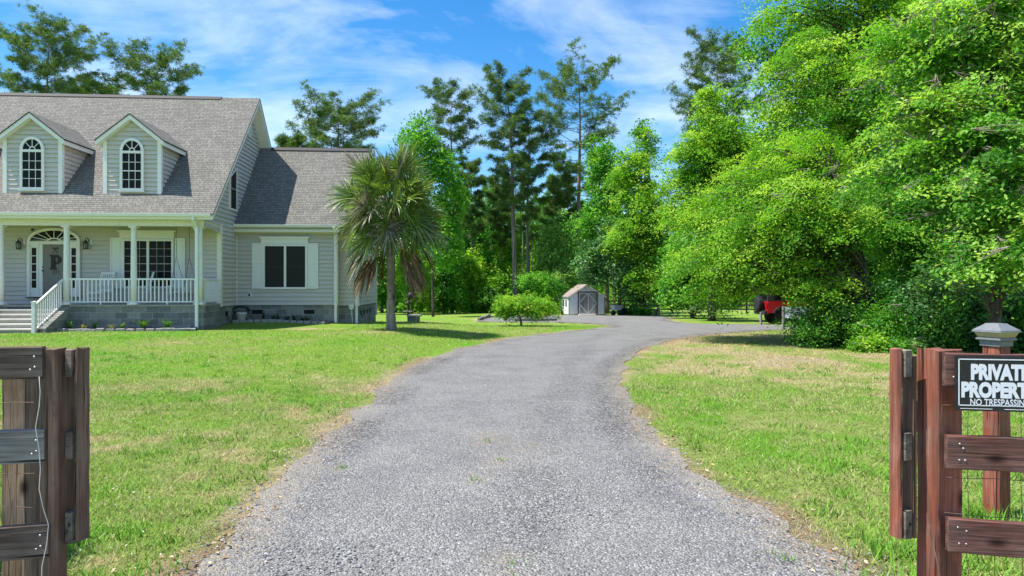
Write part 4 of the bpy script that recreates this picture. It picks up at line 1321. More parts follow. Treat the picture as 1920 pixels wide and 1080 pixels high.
# ---------------------------------------------------------------- beds, pots and small things by the house
def edging(name_lab, pts, group, n, w=.26):
    rr = random.Random(len(pts)*7+n)
    for i in range(n):
        t = (i+.5)/n*(len(pts)-1); j = min(int(t), len(pts)-2); f_ = t-j
        u = pts[j][0]*(1-f_)+pts[j+1][0]*f_; v = pts[j][1]*(1-f_)+pts[j+1][1]*f_
        x, y = hworld(u, v); L = w*rr.uniform(.86,1.02)/2; D = rr.uniform(.07,.09); hh = rr.uniform(.085,.115)
        mb = MB(); b = .014
        mb.bbox(-L, L, -D, D, -.08, hh, 0, None, b)
        for q in range(len(mb.v)):
            a, b2, c2 = mb.v[q]; mb.v[q] = (a+rr.uniform(-.008,.008), b2+rr.uniform(-.008,.008), c2+rr.uniform(-.006,.006))
        du = pts[j+1][0]-pts[j][0]; dvv = pts[j+1][1]-pts[j][1]
        o = mb.build('edging_stone', M['stone'], None, (x, y, gz(x, y)), (rr.uniform(-.05,.05), rr.uniform(-.04,.04), YAW+math.atan2(dvv, du)))
        tag(o, name_lab, 'edging stone', group)
uA, uB = hu(100, -.65), hu(362, -.6)
edging('grey stone in the edging row of the porch flower bed', [(uA,-.62),(uA+1.6,-.78),(uB-1.0,-.78),(uB,-.5)], 'stones edging the porch flower bed', 19)
uA, uB = hu(437, 2.9), hu(610, 2.9)
edging('grey stone in the edging row under the wing window', [(uA,2.85),(uB,2.85)], 'stones edging the bed under the wing window', 13)
# mulch beds
M['mulch'] = concrete_mat('bark_mulch', (.10,.065,.045), 4)
mb = MB()
for (a, b_, v0, v1) in ((hu(100,-.6), hu(360,-.6), -.70, .06), (hu(447,3.2), hu(618,3.2), 2.9, VW-.02)):
    nseg = 16
    for i in range(nseg):
        q = []
        for uu, vv in ((a+(b_-a)*i/nseg, v0),(a+(b_-a)*(i+1)/nseg, v0),(a+(b_-a)*(i+1)/nseg, v1),(a+(b_-a)*i/nseg, v1)):
            x, y = hworld(uu, vv); q.append((x, y, gz(x, y)+.05))
        mb.face(q)
o = mb.build('flower_bed_soil', M['mulch']); tag(o, 'dark mulch in the flower beds along the house', None, None, 'structure')
M['lily'] = leaf_mat('strap_leaf', (.05,.15,.02), (.10,.25,.035), (.22,.36,.07), .3)
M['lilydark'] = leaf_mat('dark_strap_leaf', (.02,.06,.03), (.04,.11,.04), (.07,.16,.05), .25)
M['lilygold'] = leaf_mat('gold_strap_leaf', (.18,.20,.05), (.32,.32,.09), (.42,.38,.14), .3)
def strap_plant(px, v, mat, h, n, lab, seed, grp):
    rr = random.Random(seed); u = hu(px, v); x, y = hworld(u, v); z = gz(x, y)+.04
    mb = MB()
    for k in range(n):
        a = rr.uniform(0, 6.28); L = h*rr.uniform(.75,1.15); w = .012+.008*rr.random(); ln = rr.uniform(.2,.95)
        p = Vector((rr.uniform(-.05,.05), rr.uniform(-.05,.05), 0)); d = Vector((math.cos(a), math.sin(a), 0)); s_ = Vector((-d.y, d.x, 0))
        prev = None
        for q in range(5):
            t = q/4; c_ = p+d*(L*ln*t*t*.9+L*.15*t)+Vector((0,0,L*(t-.42*ln*t*t))); ww = w*(1-.85*t**2)
            cur = (c_-s_*ww, c_+s_*ww)
            if prev: mb.face([prev[0], prev[1], cur[1], cur[0]])
            prev = cur
    o = mb.build('strap_leaf_plant', mat, None, (x, y, z)); tag(o, lab, 'plant', grp)
for i, (px, h, mt, n, lab) in enumerate(((131,.42,'lily',34,'green lily clump leftmost in the porch flower bed, by the stair wall'),(156,.24,'lilygold',22,'low golden plant, leftmost golden one in the porch bed'),(178,.38,'lilydark',28,'dark green clump between the two golden plants in the porch bed'),
        (208,.24,'lilygold',24,'low golden plant, rightmost golden one in the porch bed'),(229,.34,'lily',28,'small green clump right of the golden plants in the porch bed'),(268,.48,'lily',48,'largest green lily clump, below the middle porch column'),(314,.46,'lily',44,'big green lily clump nearest the downspout in the porch bed'))):
    strap_plant(px, -.35, M[mt], h, n, lab, 300+i, 'plants in the porch flower bed')
for i, (px, h) in enumerate(((493,.40),(512,.30),(521,.32),(538,.28),(552,.34),(567,.27),(576,.26))):
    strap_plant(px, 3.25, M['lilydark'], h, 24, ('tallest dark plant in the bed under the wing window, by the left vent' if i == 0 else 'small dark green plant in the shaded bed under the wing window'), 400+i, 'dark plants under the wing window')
x, y = hworld(hu(453, 3.0), 3.0); z = gz(x, y)
mb = MB(); mb.lathe([(.155,0),(.20,.34),(.215,.345),(.215,.39),(.19,.392),(.18,.34),(.10,.33)], 0, 0, 20); pot = mb.build('plant_pot', M['pot'], None, (x, y, z)); tag(pot, 'white plastic pot in the corner by the wing wall', 'pot')
mb = MB(); rr = random.Random(4)
for k in range(5):
    mb.tube([(-.12+.30*math.cos(a*.7)*(1+.08*k)+.02*rr.random(), .20, .48+.13*math.sin(a*.7)*(1+.1*k)) for a in range(10)], .014, 6)
mb.tube([(.1,.2,.55),(.25,.1,.42),(.38,0,.22),(.55,-.05,.08),(.9,.05,.05)], .015, 6); mb.tube([(-.3,.2,.5),(-.38,.1,.25),(-.36,-.05,.02)], .015, 6)
o = mb.build('garden_hose', M['hose'], None, (x, y, z)); tag(o, 'dark garden hose coiled over the white pot by the wing wall', 'hose')
# small yard sign
x, y = hworld(hu(661, VE-.45), VE-.45); z = gz(x, y)
mb = MB(); mb.tube([(0,0,-.05),(0,0,.62)], .012, 6); ys = mb.build('yard_sign', M['white'], None, (x, y, z), (0,R(-4),YAW)); tag(ys, 'small white security sign on a stake at the house corner', 'sign')
mb = MB(); oc = [(.115*math.cos(R(22.5+45*k)), .72+.115*math.sin(R(22.5+45*k))) for k in range(8)]; mb.prism(oc, -.012, .008, 'y')
oi = [(.098*math.cos(R(22.5+45*k)), .72+.098*math.sin(R(22.5+45*k))) for k in range(8)]
oj = [(.088*math.cos(R(22.5+45*k)), .72+.088*math.sin(R(22.5+45*k))) for k in range(8)]
mb.ring(oi, oj, -.015, -.0125, 'y', 1); mb.box(-.065,.065,-.015,-.0125,.69,.71,1); mb.box(-.045,.045,-.015,-.0125,.73,.745,1)
mb.build('sign_face', [M['white'], M['number']], ys)

# bird table and bench
bx, by = gpt(766, 603); by = 38.0; bx = wx(766, by); bz = gz(bx, by)
bt = empty('bird_table', (bx, by, bz)); tag(bt, 'dark wooden bird table on a post beyond the palm', 'bird table')
mb = MB(); mb.bbox(-.06,.06,-.06,.06,-.2,1.75); mb.build('post', M['oldfence'], bt)
mb = MB(); mb.bbox(-.30,.22,-.25,.25,.62,.67,0,None,.01); mb.box(-.20,.1,-.2,.2,.46,.5); mb.build('tray', M['greypost'], bt)
mb = MB(); mb.lathe([(.02,1.72),(.16,1.66),(.19,1.5),(.14,1.36),(.05,1.32)], .12, 0, 12); mb.lathe([(.10,.95),(.13,1.1),(.05,1.25)], -.02, 0, 10)
mb.build('feeder', M['blackplastic'], bt)
sx_, sy_ = wx(777, 36.5), 36.5; sz_ = gz(sx_, sy_)
sb = empty('stone_bench', (sx_, sy_, sz_), R(80)); tag(sb, 'short grey concrete bench on the grass beyond the palm', 'bench')
mb = MB(); mb.bbox(-.5,.5,-.26,.26,.36,.46,0,None,.02); mb.build('seat', M['stone'], sb)
for sx in (-.3,.3):
    mb = MB(); mb.bbox(sx-.08,sx+.08,-.2,.2,-.1,.36,0,None,.02); mb.build('leg', M['stone'], sb)

# timbers edging the parking gravel
def timber(p, q, lab, w=.14, h=.17):
    a, b_ = Vector(p), Vector(q); L = (b_-a).length
    mb = MB(); mb.bbox(0, L, -w/2, w/2, -.06, h, 0, None, .02)
    o = mb.build('landscape_timber', M['greypost'], None, (a.x, a.y, gz(*p)), (0,0,math.atan2(b_.y-a.y, b_.x-a.x))); tag(o, lab, 'timber', 'timbers edging the gravel')
pA = (wx(965,40.6),40.6); pB = (wx(1044,41.4),41.4)
timber(pA, ((pA[0]+pB[0])/2-.02, 41.0), 'long grey timber lying right behind the small round tree, left half'); timber(((pA[0]+pB[0])/2+.02,41.0), pB, 'long grey timber lying right behind the small round tree, right half')
timber((wx(898,42.5),42.5), (wx(906,45.5),45.5), 'grey timber at the left corner of the gravel, nearer piece'); timber((wx(907,46),46), (wx(918,51),51), 'grey timber at the left corner of the gravel, farther piece')

# ---------------------------------------------------------------- shed
SY = 58.5; shx = wx(1067, SY); sz0 = gz(shx, SY)
shed = empty('garden_shed', (shx, SY, sz0), R(7.5)); tag(shed, 'small white shed with crossed double doors and rusty roof at the end of the drive', 'shed')
W_, D_ = 3.12, 3.3; zE = wz(555.5, SY)-sz0; zP = wz(534, SY)-sz0
mb = MB()
mb.box(.02, W_-.02, .02, D_, .05, zE)
siding(mb, lambda z: 0 if z < zE else (z-zE)/(zP-zE)*W_/2, lambda z: W_ if z < zE else W_-(z-zE)/(zP-zE)*W_/2, .06, zP-.02, front(0.0), .15)
siding(mb, lambda z: 0, lambda z: D_, .06, zE, sideL(0.0), .15); siding(mb, lambda z: 0, lambda z: D_, .06, zE, sideR(W_), .15)
mb.prism([(0,zE),(W_,zE),(W_/2,zP)], .02, D_, 'y')
mb.build('wall', M['shedwhite'], shed)
mb = MB()
for sx in (0, 1):
    x0 = -.14 if sx == 0 else W_+.14; z0 = zE-.14*(zP-zE)/(W_/2)
    mb.prism([(x0,z0),(W_/2,zP),(W_/2,zP+.05),(x0,z0+.05)], -.16, D_+.15, 'y')
mb.build('roof', M['rust'], shed)
mb = MB()
for sx in (0, 1):
    x0 = -.14 if sx == 0 else W_+.14; z0 = zE-.14*(zP-zE)/(W_/2)
    mb.prism([(x0,z0-.06),(W_/2,zP-.06),(W_/2,zP+.0),(x0,z0+.0)], -.175, -.12, 'y', 1)
mb.box(-.03,.03,-.035,.03,.0,zE-.05); mb.box(W_-.03,W_+.03,-.035,.03,.0,zE-.05)
dx0 = W_*.27; dx1 = W_*.775; dzt = wz(548.5, SY)-sz0
for a, b_, c_, d_ in ((dx0-.09,dx0,.0,dzt+.09),(dx1,dx1+.09,.0,dzt+.09),(dx0,dx1,dzt,dzt+.09)): mb.box(a,b_,-.06,.0,c_,d_)
mb.build('trim', [M['roofedge'], M['shedwhite']], shed)
dm_ = (dx0+dx1)/2
for i, (a, b_) in enumerate(((dx0+.01,dm_-.008),(dm_+.008,dx1-.01))):
    mb = MB()
    nn = 6
    for k in range(nn): mb.box(a+(b_-a)*k/nn+.003, a+(b_-a)*(k+1)/nn-.003, -.045, -.01, .08, dzt-.01)
    t_ = .09
    for (p, q, c_, d_) in ((a,b_,.08,.08+t_),(a,b_,dzt-.01-t_,dzt-.01)): mb.box(p,q,-.065,-.046,c_,d_,1)
    mb.box(a,a+t_,-.064,-.046,.08,dzt,1); 
    zz = (dzt+.08)/2; oa, ob = (a, b_) if i == 0 else (b_, a)
    for z2 in (.12, dzt-.05):
        d = Vector((ob-oa, z2-zz)); nn2 = Vector((-d.y, d.x)).normalized()*.05
        mb.prism([(oa+nn2.x,zz+nn2.y),(ob+nn2.x,z2+nn2.y),(ob-nn2.x,z2-nn2.y),(oa-nn2.x,zz-nn2.y)], -.082, -.0655, 'y', 1)
    mb.build('door', [M['sheddoor'], M['sheddoor_trim']], shed)
mb = MB(); mb.box(dx0-.1,dx1-.2,-.75,-.02,-.1,.07); mb.build('ramp', M['nosing'], shed)
mb = MB(); mb.box(-.05,-.021,.8,1.3,zE-.9,zE-.35); mb.box(-.05,-.021,1.9,2.3,zE-.9,zE-.35); mb.build('window', M['screen'], shed)
# clutter beside the shed
kx, ky = wx(1156, 57), 57.0; kz = gz(kx, ky)
gc = empty('garden_cart', (kx, ky, kz), R(20)); tag(gc, 'pale garden cart in the shade right of the shed', 'cart')
mb = MB(); frust(mb, .28, .45, .42, .85, 0); mb.build('tray', M['greypanel'], gc)
mb = MB(); mb.lathe([(.22,-.05),(.22,.05)], 0, 0, 14, 0, Matrix.Translation((-.3,0,.22)) @ Matrix.Rotation(R(90),4,'X')); mb.tube([(-.3,.2,.22),(.2,.2,.5),(.8,.22,.7)], .025, 6); mb.tube([(-.3,-.2,.22),(.2,-.2,.5),(.8,-.22,.7)], .025, 6); mb.tube([(.3,.2,.5),(.35,.2,0)], .025, 6); mb.tube([(.3,-.2,.5),(.35,-.2,0)], .025, 6)
mb.build('frame', M['blackplastic'], gc)
kx, ky = wx(1169, 57.5), 57.5
mb = MB(); mb.lathe([(.30,0),(.34,.55),(.36,.56),(.36,.60),(.31,.60),(.29,.1)], 0, 0, 16); o = mb.build('storage_tub', M['teal'], None, (kx, ky, gz(kx, ky))); tag(o, 'dark teal tub in the shade beside the pale cart', 'tub')
mb = MB(); 
for k in range(3): mb.bbox(-1.0+.1*k, 1.0-.05*k, -.1+.02*k, .06+.02*k, .02+.09*k, .10+.09*k, 0, Matrix.Rotation(R(60),4,'Z') @ Matrix.Rotation(R(28),4,'Y'), .01)
kx, ky = wx(1047, 58), 58.; o = mb.build('scrap_boards', M['oldfence'], None, (kx, ky, gz(kx, ky)+.4)); tag(o, 'dark boards leaning at the left of the shed', 'boards')

# ---------------------------------------------------------------- old post and rail fence at the wood's edge
def far_fence(P0, P1, lab, n, seed):
    rr = random.Random(seed); a, b_ = Vector(P0), Vector(P1); d = b_-a; ang = math.atan2(d.y, d.x); L = d.length
    r = empty('rail_fence', (a.x, a.y, 0), ang); tag(r, lab, 'fence')
    for k in range(n+1):
        x = L*k/n; w = a+d*(k/n); z = gz(w.x, w.y)
        mb = MB(); mb.bbox(x-.07,x+.07,-.07,.07,z-.3,z+1.3+.04*rr.random(),0,None,.015); mb.build('post', M['oldfence'], r)
    for h in (.42,.80,1.18):
        mb = MB()
        for k in range(n):
            w0 = a+d*(k/n); w1 = a+d*((k+1)/n); z0, z1 = gz(w0.x,w0.y)+h+.02*rr.uniform(-1,1), gz(w1.x,w1.y)+h+.02*rr.uniform(-1,1)
            mb.prism([(L*k/n,z0-.07),(L*(k+1)/n,z1-.07),(L*(k+1)/n,z1+.07),(L*k/n,z0+.07)], -.11, -.075, 'y')
        mb.build('rail', M['oldfence'], r)
far_fence((-18,76), (1.0,74), 'old dark three rail fence at the back of the lawn, left of the shed', 8, 3)
far_fence((8.6,66), (24,63), 'old dark three rail fence under the trees right of the shed', 7, 4)

# ---------------------------------------------------------------- the red off-road car
JY = 35.5; jx = wx(1441, JY); jz = gz(jx, JY)
car = empty('offroad_car', (jx, JY, jz)); tag(car, 'red and black off-road car parked under the trees with a rear spare wheel', 'car')
# local: x forward, y left (away from camera), width 1.7; near side at y=0
mb = MB()
mb.prism([(0,.58),(0,1.20),(.75,1.22),(1.9,1.20),(1.95,1.12),(3.35,1.08),(3.45,.62),(3.0,.52),(2.6,.50),(1.3,.48),(1.25,.62),(1.12,.88),(.46,.88),(.30,.60)], .08, 1.62, 'y')
mb.build('body', M['red'], car)
mb = MB()
mb.prism([(.02,1.205),(.06,1.84),(.12,1.88),(1.95,1.86),(2.05,1.82),(2.35,1.21),(1.9,1.205),(.75,1.225)], .12, 1.58, 'y'); mb.build('hard_top', M['blackplastic'], car)
mb = MB(); mb.box(.35,1.1,.105,.121,1.32,1.74); mb.box(1.25,1.95,.105,.121,1.30,1.74); mb.box(.012,.05,.3,1.4,1.32,1.74); mb.build('window', M['glass'], car)
mb = MB(); mb.box(-.16,.05,.10,1.60,.50,.72); mb.bbox(-.20,-.10,.05,1.65,.54,.68,0,None,.02); mb.build('bumper', M['blackplastic'], car)
for x in (.79, 3.0):
    mb = MB()
    po = [(x+.56*math.cos(R(a)), .46+.52*math.sin(R(a))) for a in range(15,166,15)]; pi2 = [(x+.47*math.cos(R(a)), .46+.43*math.sin(R(a))) for a in range(15,166,15)]
    for k in range(len(po)-1): mb.prism([po[k],po[k+1],pi2[k+1],pi2[k]], -.05, .22, 'y')
    mb.build('fender', M['blackplastic'], car)
def wheel(loc, rot, par=car, name='wheel'):
    mb = MB(); r0, w2 = .41, .13
    prof = [(.24,-w2),(.36,-w2),(r0-.02,-w2+.02),(r0,-w2+.05),(r0,w2-.05),(r0-.02,w2-.02),(.36,w2),(.24,w2)]
    mb.lathe(prof, 0, 0, 28, 0)
    for k in range(28):
        a = 2*math.pi*k/28; Mr = Matrix.Rotation(a,4,'Z') @ Matrix.Translation((r0,0,0))
        mb.box(-.02,.016,-.025,.02,-w2+.03+(.05 if k%2 else 0),w2-.03-(0 if k%2 else .05),0,Mr)
    t = mb.build(name, M['rubber'], par, loc, rot)
    mb = MB(); mb.lathe([(.235,-.10),(.235,.10),(.21,.10),(.17,.06),(.06,.07),(.05,.09)], 0, 0, 20); 
    for k in range(5):
        Mr = Matrix.Rotation(2*math.pi*k/5,4,'Z'); mb.box(.05,.21,-.03,.03,.05,.085,0,Mr)
    mb.build('rim', M['rim'], t)
for x in (.79, 3.0):
    wheel((x,.13,.40), (R(90),0,0)); wheel((x,1.57,.40), (R(-90),0,0))
wheel((-.22,.85,1.05), (0,R(-90),0), name='spare_wheel')
mb = MB(); mb.bbox(-.03,.02,.10,.26,.86,1.12,0,None,.01); mb.build('tail_light', M['taillight'], car)
mb = MB(); mb.bbox(-.03,.02,1.44,1.6,.86,1.12,0,None,.01); mb.build('tail_light', M['taillight'], car)
# pale panelled box standing in front of the car
bx, by = wx(1481, 33.5), 33.5; bz = gz(bx, by)
ub = empty('utility_trailer', (bx, by, bz), R(-8)); tag(ub, 'pale grey panel sided trailer half hidden by leaves beside the red car', 'trailer')
mb = MB(); mb.box(0,1.0,-.03,0,.36,.92); mb.box(0,1.0,.9,.93,.36,.92); mb.box(.97,1.0,0,.9,.36,.92); mb.box(0,1.0,0,.9,.33,.36)
for x in (0,.96): mb.box(x,x+.04,-.045,-.03,.36,.98,0)
mb.box(0,1.0,-.045,-.03,.88,.92); mb.build('box', M['greypanel'], ub)
for y in (-.08,.98):
    mb = MB(); mb.lathe([(.2,-.06),(.2,.06),(.1,.065)], 0, 0, 16, 0, Matrix.Translation((.5,y,.2)) @ Matrix.Rotation(R(90),4,'X')); mb.build('wheel', M['rubber'], ub)
for px, Y, zt, lab in ((1468.5,29.6,wz(575,29.6),'grey wooden post standing before the rear wheel of the red car'),(1426.5,34.4,wz(585,34.4),'short grey post under the spare wheel of the red car'),(1526,33,wz(563,33),'grey post among leaves right of the pale trailer')):
    x = wx(px, Y); w_ = .05
    mb = MB(); mb.bbox(-w_,w_,-w_,w_,-.3,zt-gz(x,Y),0,None,.01); o = mb.build('wooden_post', M['greypost'], None, (x,Y,gz(x,Y)), (R(1),0,R(25))); tag(o, lab, 'post')
# ---------------------------------------------------------------- trees
M['leaf_bright'] = leaf_mat('bright_spring_leaf', (.075,.22,.016), (.20,.44,.030), (.44,.62,.075), .48)
M['leaf_fine'] = leaf_mat('fine_oak_leaf', (.065,.21,.016), (.18,.42,.030), (.43,.62,.075), .48)
M['leaf_near'] = leaf_mat('broad_oak_leaf', (.055,.20,.020), (.165,.41,.042), (.43,.62,.11), .48, .5, .25)
M['leaf_mid'] = leaf_mat('mid_green_leaf', (.042,.18,.022), (.11,.36,.034), (.27,.53,.06), .48)
M['leaf_dark'] = leaf_mat('evergreen_leaf', (.028,.10,.028), (.065,.20,.046), (.15,.32,.085), .28, .42, .35)
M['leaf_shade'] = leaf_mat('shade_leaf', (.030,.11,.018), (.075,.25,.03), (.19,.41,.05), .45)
M['needle'] = leaf_mat('pine_needles', (.055,.11,.034), (.125,.215,.064), (.24,.34,.115), .38, .5, .3)
M['needle_light'] = leaf_mat('young_pine_needles', (.075,.19,.035), (.16,.35,.06), (.28,.48,.11), .35, .5, .3)

def nrm(a): return a/(np.linalg.norm(a, axis=-1, keepdims=True)+1e-9)
def leafquads(C, N, L, W, r):
    k = len(C)
    a = nrm(np.cross(N, r.standard_normal((k,3)))); b = np.cross(N, a)
    L = L[:,None]; W = W[:,None]
    tip = C+a*L*.55-N*L*.10
    return np.stack([C-a*L*.45, C+b*W*.5+N*L*.03, tip, C-b*W*.5+N*L*.03], 1).reshape(-1,3)
def crown_leaves(blobs, nclump, per, cr, L, r, shell=.42, flat=.30, zmin=None, keep=None):
    """leaf clumps scattered through the crown's volume"""
    w = np.array([(b[3]*b[4]*b[5])**(2/3) for b in blobs]); w /= w.sum()
    bi = r.choice(len(blobs), nclump, p=w); B = np.array([b[:6] for b in blobs])[bi]
    d = nrm(r.standard_normal((nclump,3))); rad = shell+(1-shell)*r.random(nclump)**.75
    rad = rad*(1+.20*r.standard_normal(nclump))
    P = B[:,:3]+d*B[:,3:6]*rad[:,None]; D = d
    if zmin is not None: q = P[:,2] > zmin; P, D = P[q], D[q]
    n = len(P); N = nrm(nrm(D)*.45+np.array([0,0,.75])+.30*r.standard_normal((n,3)))
    return sprays(P, N, cr*(.55+.9*r.random(n)), cr, per, L, r, flat, r.random(n), keep) + (P,)
def sprays(P, N, sz, cr, per, L, r, flat, tone, keep):
    n = len(P)
    K = np.maximum(3, (per*(sz/cr)**2*(.6+.8*r.random(n))).astype(int)); idx = np.repeat(np.arange(n), K); k = len(idx)
    t1 = nrm(np.cross(N, r.standard_normal((n,3)))); t2 = np.cross(N, t1)
    g = r.standard_normal((k,3)); rr = np.sqrt(g[:,0]**2+g[:,1]**2)
    Nn = N[idx]; S = sz[idx][:,None]
    C = P[idx]+(t1[idx]*g[:,:1]*.62+t2[idx]*g[:,1:2]*.42)*S+Nn*g[:,2:3]*S*flat
    C[:,2] -= (rr**2*.10)*sz[idx]
    LN = nrm(Nn*1.1+.55*r.standard_normal((k,3)))
    l = L*(.55+.9*r.random(k)); tn = tone[idx]
    if keep is not None:
        q = keep(C); C, LN, l, tn = C[q], LN[q], l[q], tn[q]
    return C, LN, l, tn
def crown_limbs(blobs, nl, per, cr, L, r, axis, keep=None, droop=.10, mb=None, r0=.05):
    """limbs reach from the trunk to the crown's skin and carry flat sprays, so shelves and gaps form"""
    w = np.array([(b[3]*b[4]*b[5])**(2/3) for b in blobs]); w /= w.sum()
    bi = r.choice(len(blobs), nl, p=w); B = np.array([b[:6] for b in blobs])[bi]
    d = nrm(r.standard_normal((nl,3))+np.array([-.25,-.45,.1])); T = B[:,:3]+d*B[:,3:6]*(.62+.46*r.random(nl))[:,None]
    P = []; N = []; S = []; tone = []
    for t_ in T:
        h = math.hypot(t_[0], t_[1]); zs = max(.25*t_[2], t_[2]-h*r.uniform(.25,.6)); s0 = np.array(axis(zs))
        v = t_-s0; Ln = np.linalg.norm(v); out = nrm(np.array([v[0], v[1], 0.0])); side = np.array([-out[1], out[0], 0]); tn = r.random()
        f = lambda t: s0+v*t+np.array([0,0,1])*(Ln*.16*math.sin(math.pi*t)-Ln*droop*t**3)+side*Ln*.05*math.sin(5*t+tn*6)
        if mb is not None: mb.tube([f(t) for t in (0,.2,.4,.6,.8,.97)], [r0*q*(.5+.1*Ln) for q in (1,.8,.6,.42,.26,.1)], 5, cap=False)
        reach = min(.75, 2.6/Ln); m = max(3, int(Ln*reach/(cr*.75)))
        for k in range(m):
            t = 1-reach*(k+r.random()*.7)/m
            wd = cr*(.55+1.3*(1-t)/reach)
            P.append(f(t)+side*r.normal()*wd*.55+np.array([0,0,r.normal()*.10*cr])); S.append(cr*r.uniform(.65,1.25))
            N.append(nrm(np.array([0,0,1.0])+out*.38+.27*r.standard_normal(3))); tone.append(np.clip(tn+.16*r.normal(),0,1))
    P = np.array(P); N = np.array(N)
    return sprays(P, N, np.array(S), cr, per, L, r, .17, np.array(tone), keep) + (P,)
def broad_tree(name, lab, base, blobs, nclump, per, cr, L, mat, seed, trunk_r=.2, bark='bark', lean=(0,0), group=None, cat='tree', asp=.52, shell=.42, flat=.30, zmin=None, twigs=0, limbs=True, trunk_pts=None, extra=None, keep=None, shelves=False):
    r = np.random.default_rng(seed); rr = random.Random(seed)
    bx, by = base; bz = gz(bx, by)
    o = empty(name, (bx, by, bz)); tag(o, lab, cat, group)
    bl = [(b[0]-bx, b[1]-by, b[2]-bz)+tuple(b[3:]) for b in blobs]
    kp = None
    if keep is not None: kp = lambda C: keep(C+np.array([bx,by,bz]))
    mb = MB()
    ztop = max(b[2] for b in bl); top = max(bl, key=lambda b: b[2])
    if trunk_pts is None:
        tp = [(0,0,-.2),(.05*rr.uniform(-1,1),.05*rr.uniform(-1,1),ztop*.25),(top[0]*.3+lean[0],top[1]*.3,ztop*.55),(top[0]*.8,top[1]*.8,ztop*.95)]
    else: tp = [(p[0]-bx, p[1]-by, p[2]-bz) for p in trunk_pts]
    n = len(tp); rad = [trunk_r*(1.25 if i == 0 else 1)*(1-.8*i/(n-1)) for i in range(n)]
    pts = []; rs = []
    for i in range(n-1):
        for q in range(4):
            t = q/4; a = Vector(tp[i]).lerp(Vector(tp[i+1]), t); a += Vector((rr.uniform(-1,1),rr.uniform(-1,1),0))*trunk_r*.16*(i+q > 0)
            pts.append(a); rs.append(rad[i]+(rad[i+1]-rad[i])*t)
    pts.append(Vector(tp[-1])); rs.append(rad[-1])
    mb.tube(pts, rs, 9)
    if shelves:
        zs_ = [p.z for p in pts]; xs_ = [p.x for p in pts]; ys_ = [p.y for p in pts]
        axis = lambda z: (float(np.interp(z, zs_, xs_)), float(np.interp(z, zs_, ys_)), float(np.clip(z, zs_[0], zs_[-1])))
        C, N, l, tn, P = crown_limbs(bl, nclump, per, cr, L, r, axis, kp, .10, mb, trunk_r*.22)
        C2, N2, l2, tn2, P2 = crown_leaves(bl, int(nclump*.5), int(per*.42), cr*.75, L, r, .5, .45, None, kp)
        C = np.concatenate([C, C2]); N = np.concatenate([N, N2]); l = np.concatenate([l, l2]); tn = np.concatenate([tn, tn2])
    else: C, N, l, tn, P = crown_leaves(bl, nclump, per, cr, L, r, shell, flat, zmin, keep=kp)
    cc = np.ones((len(C)*4, 3), np.float32); cc[:,0] = np.repeat(tn, 4)
    link('crown', np_mesh('crown', leafquads(C, N, l, l*asp, r), 4, mat, False, cc), o)
    if limbs:
        for b in bl:
            q = Vector(b[:3]); zf = max(.25, min(.85, (q.z-.28*(Vector((q.x,q.y)).length))/max(.1,pts[-1].z)))
            s_ = pts[int(zf*(len(pts)-1))]; r0 = min(rs[int(zf*(len(pts)-1))]*.75, trunk_r*.5)
            path = [s_]; 
            for t in (.25,.5,.75,1.0):
                p = s_.lerp(q, t); p.z += .12*(q-s_).length*math.sin(math.pi*t)*.6; p += Vector((rr.uniform(-1,1),rr.uniform(-1,1),rr.uniform(-1,1)))*.06*(q-s_).length
                path.append(p)
            mb.tube(path, [r0*(1-.8*t) for t in (0,.25,.5,.75,1)], 6)
            near = [p for p in P[rr.sample(range(len(P)), min(len(P), 60))] if ((p-np.array(b[:3]))**2/np.array(b[3:6])**2).sum() < 1.6][:7]
            for p in near:
                m_ = path[rr.choice((2,3,4))]; pv = Vector(p)
                mid = m_.lerp(pv, .5)+Vector((rr.uniform(-1,1),rr.uniform(-1,1),rr.uniform(-.2,1)))*.08*(pv-m_).length
                mb.tube([m_, mid, pv], [r0*.35, r0*.22, r0*.06], 5)
    if extra: extra(mb, rr, bx, by, bz)
    mb.build('trunk', M[bark], o)
    if twigs:
        tb = MB()
        for p in P[rr.sample(range(len(P)), min(len(P), twigs))]:
            d = Vector((rr.uniform(-1,1), rr.uniform(-1,1), rr.uniform(-.5,.2))).normalized(); q = Vector(p)-d*cr
            for j in range(4):
                d2 = (d+Vector((rr.uniform(-1,1),rr.uniform(-1,1),rr.uniform(-1,1)))*.45).normalized(); e = q+d2*cr*rr.uniform(1.2,2.3)
                tb.tube([q, q.lerp(e,.5)+Vector((0,0,.06*rr.uniform(-1,1))), e], [.014,.009,.003], 4, cap=False)
        tg = tb.build('bare_twigs', M['twig'], o); tg['kind'] = 'stuff'
    return o
def Bb(px, py, Y, rpx, rpy, ry): return (wx(px,Y), Y, wz(py,Y), rpx/F*Y, ry, rpy/F*Y)

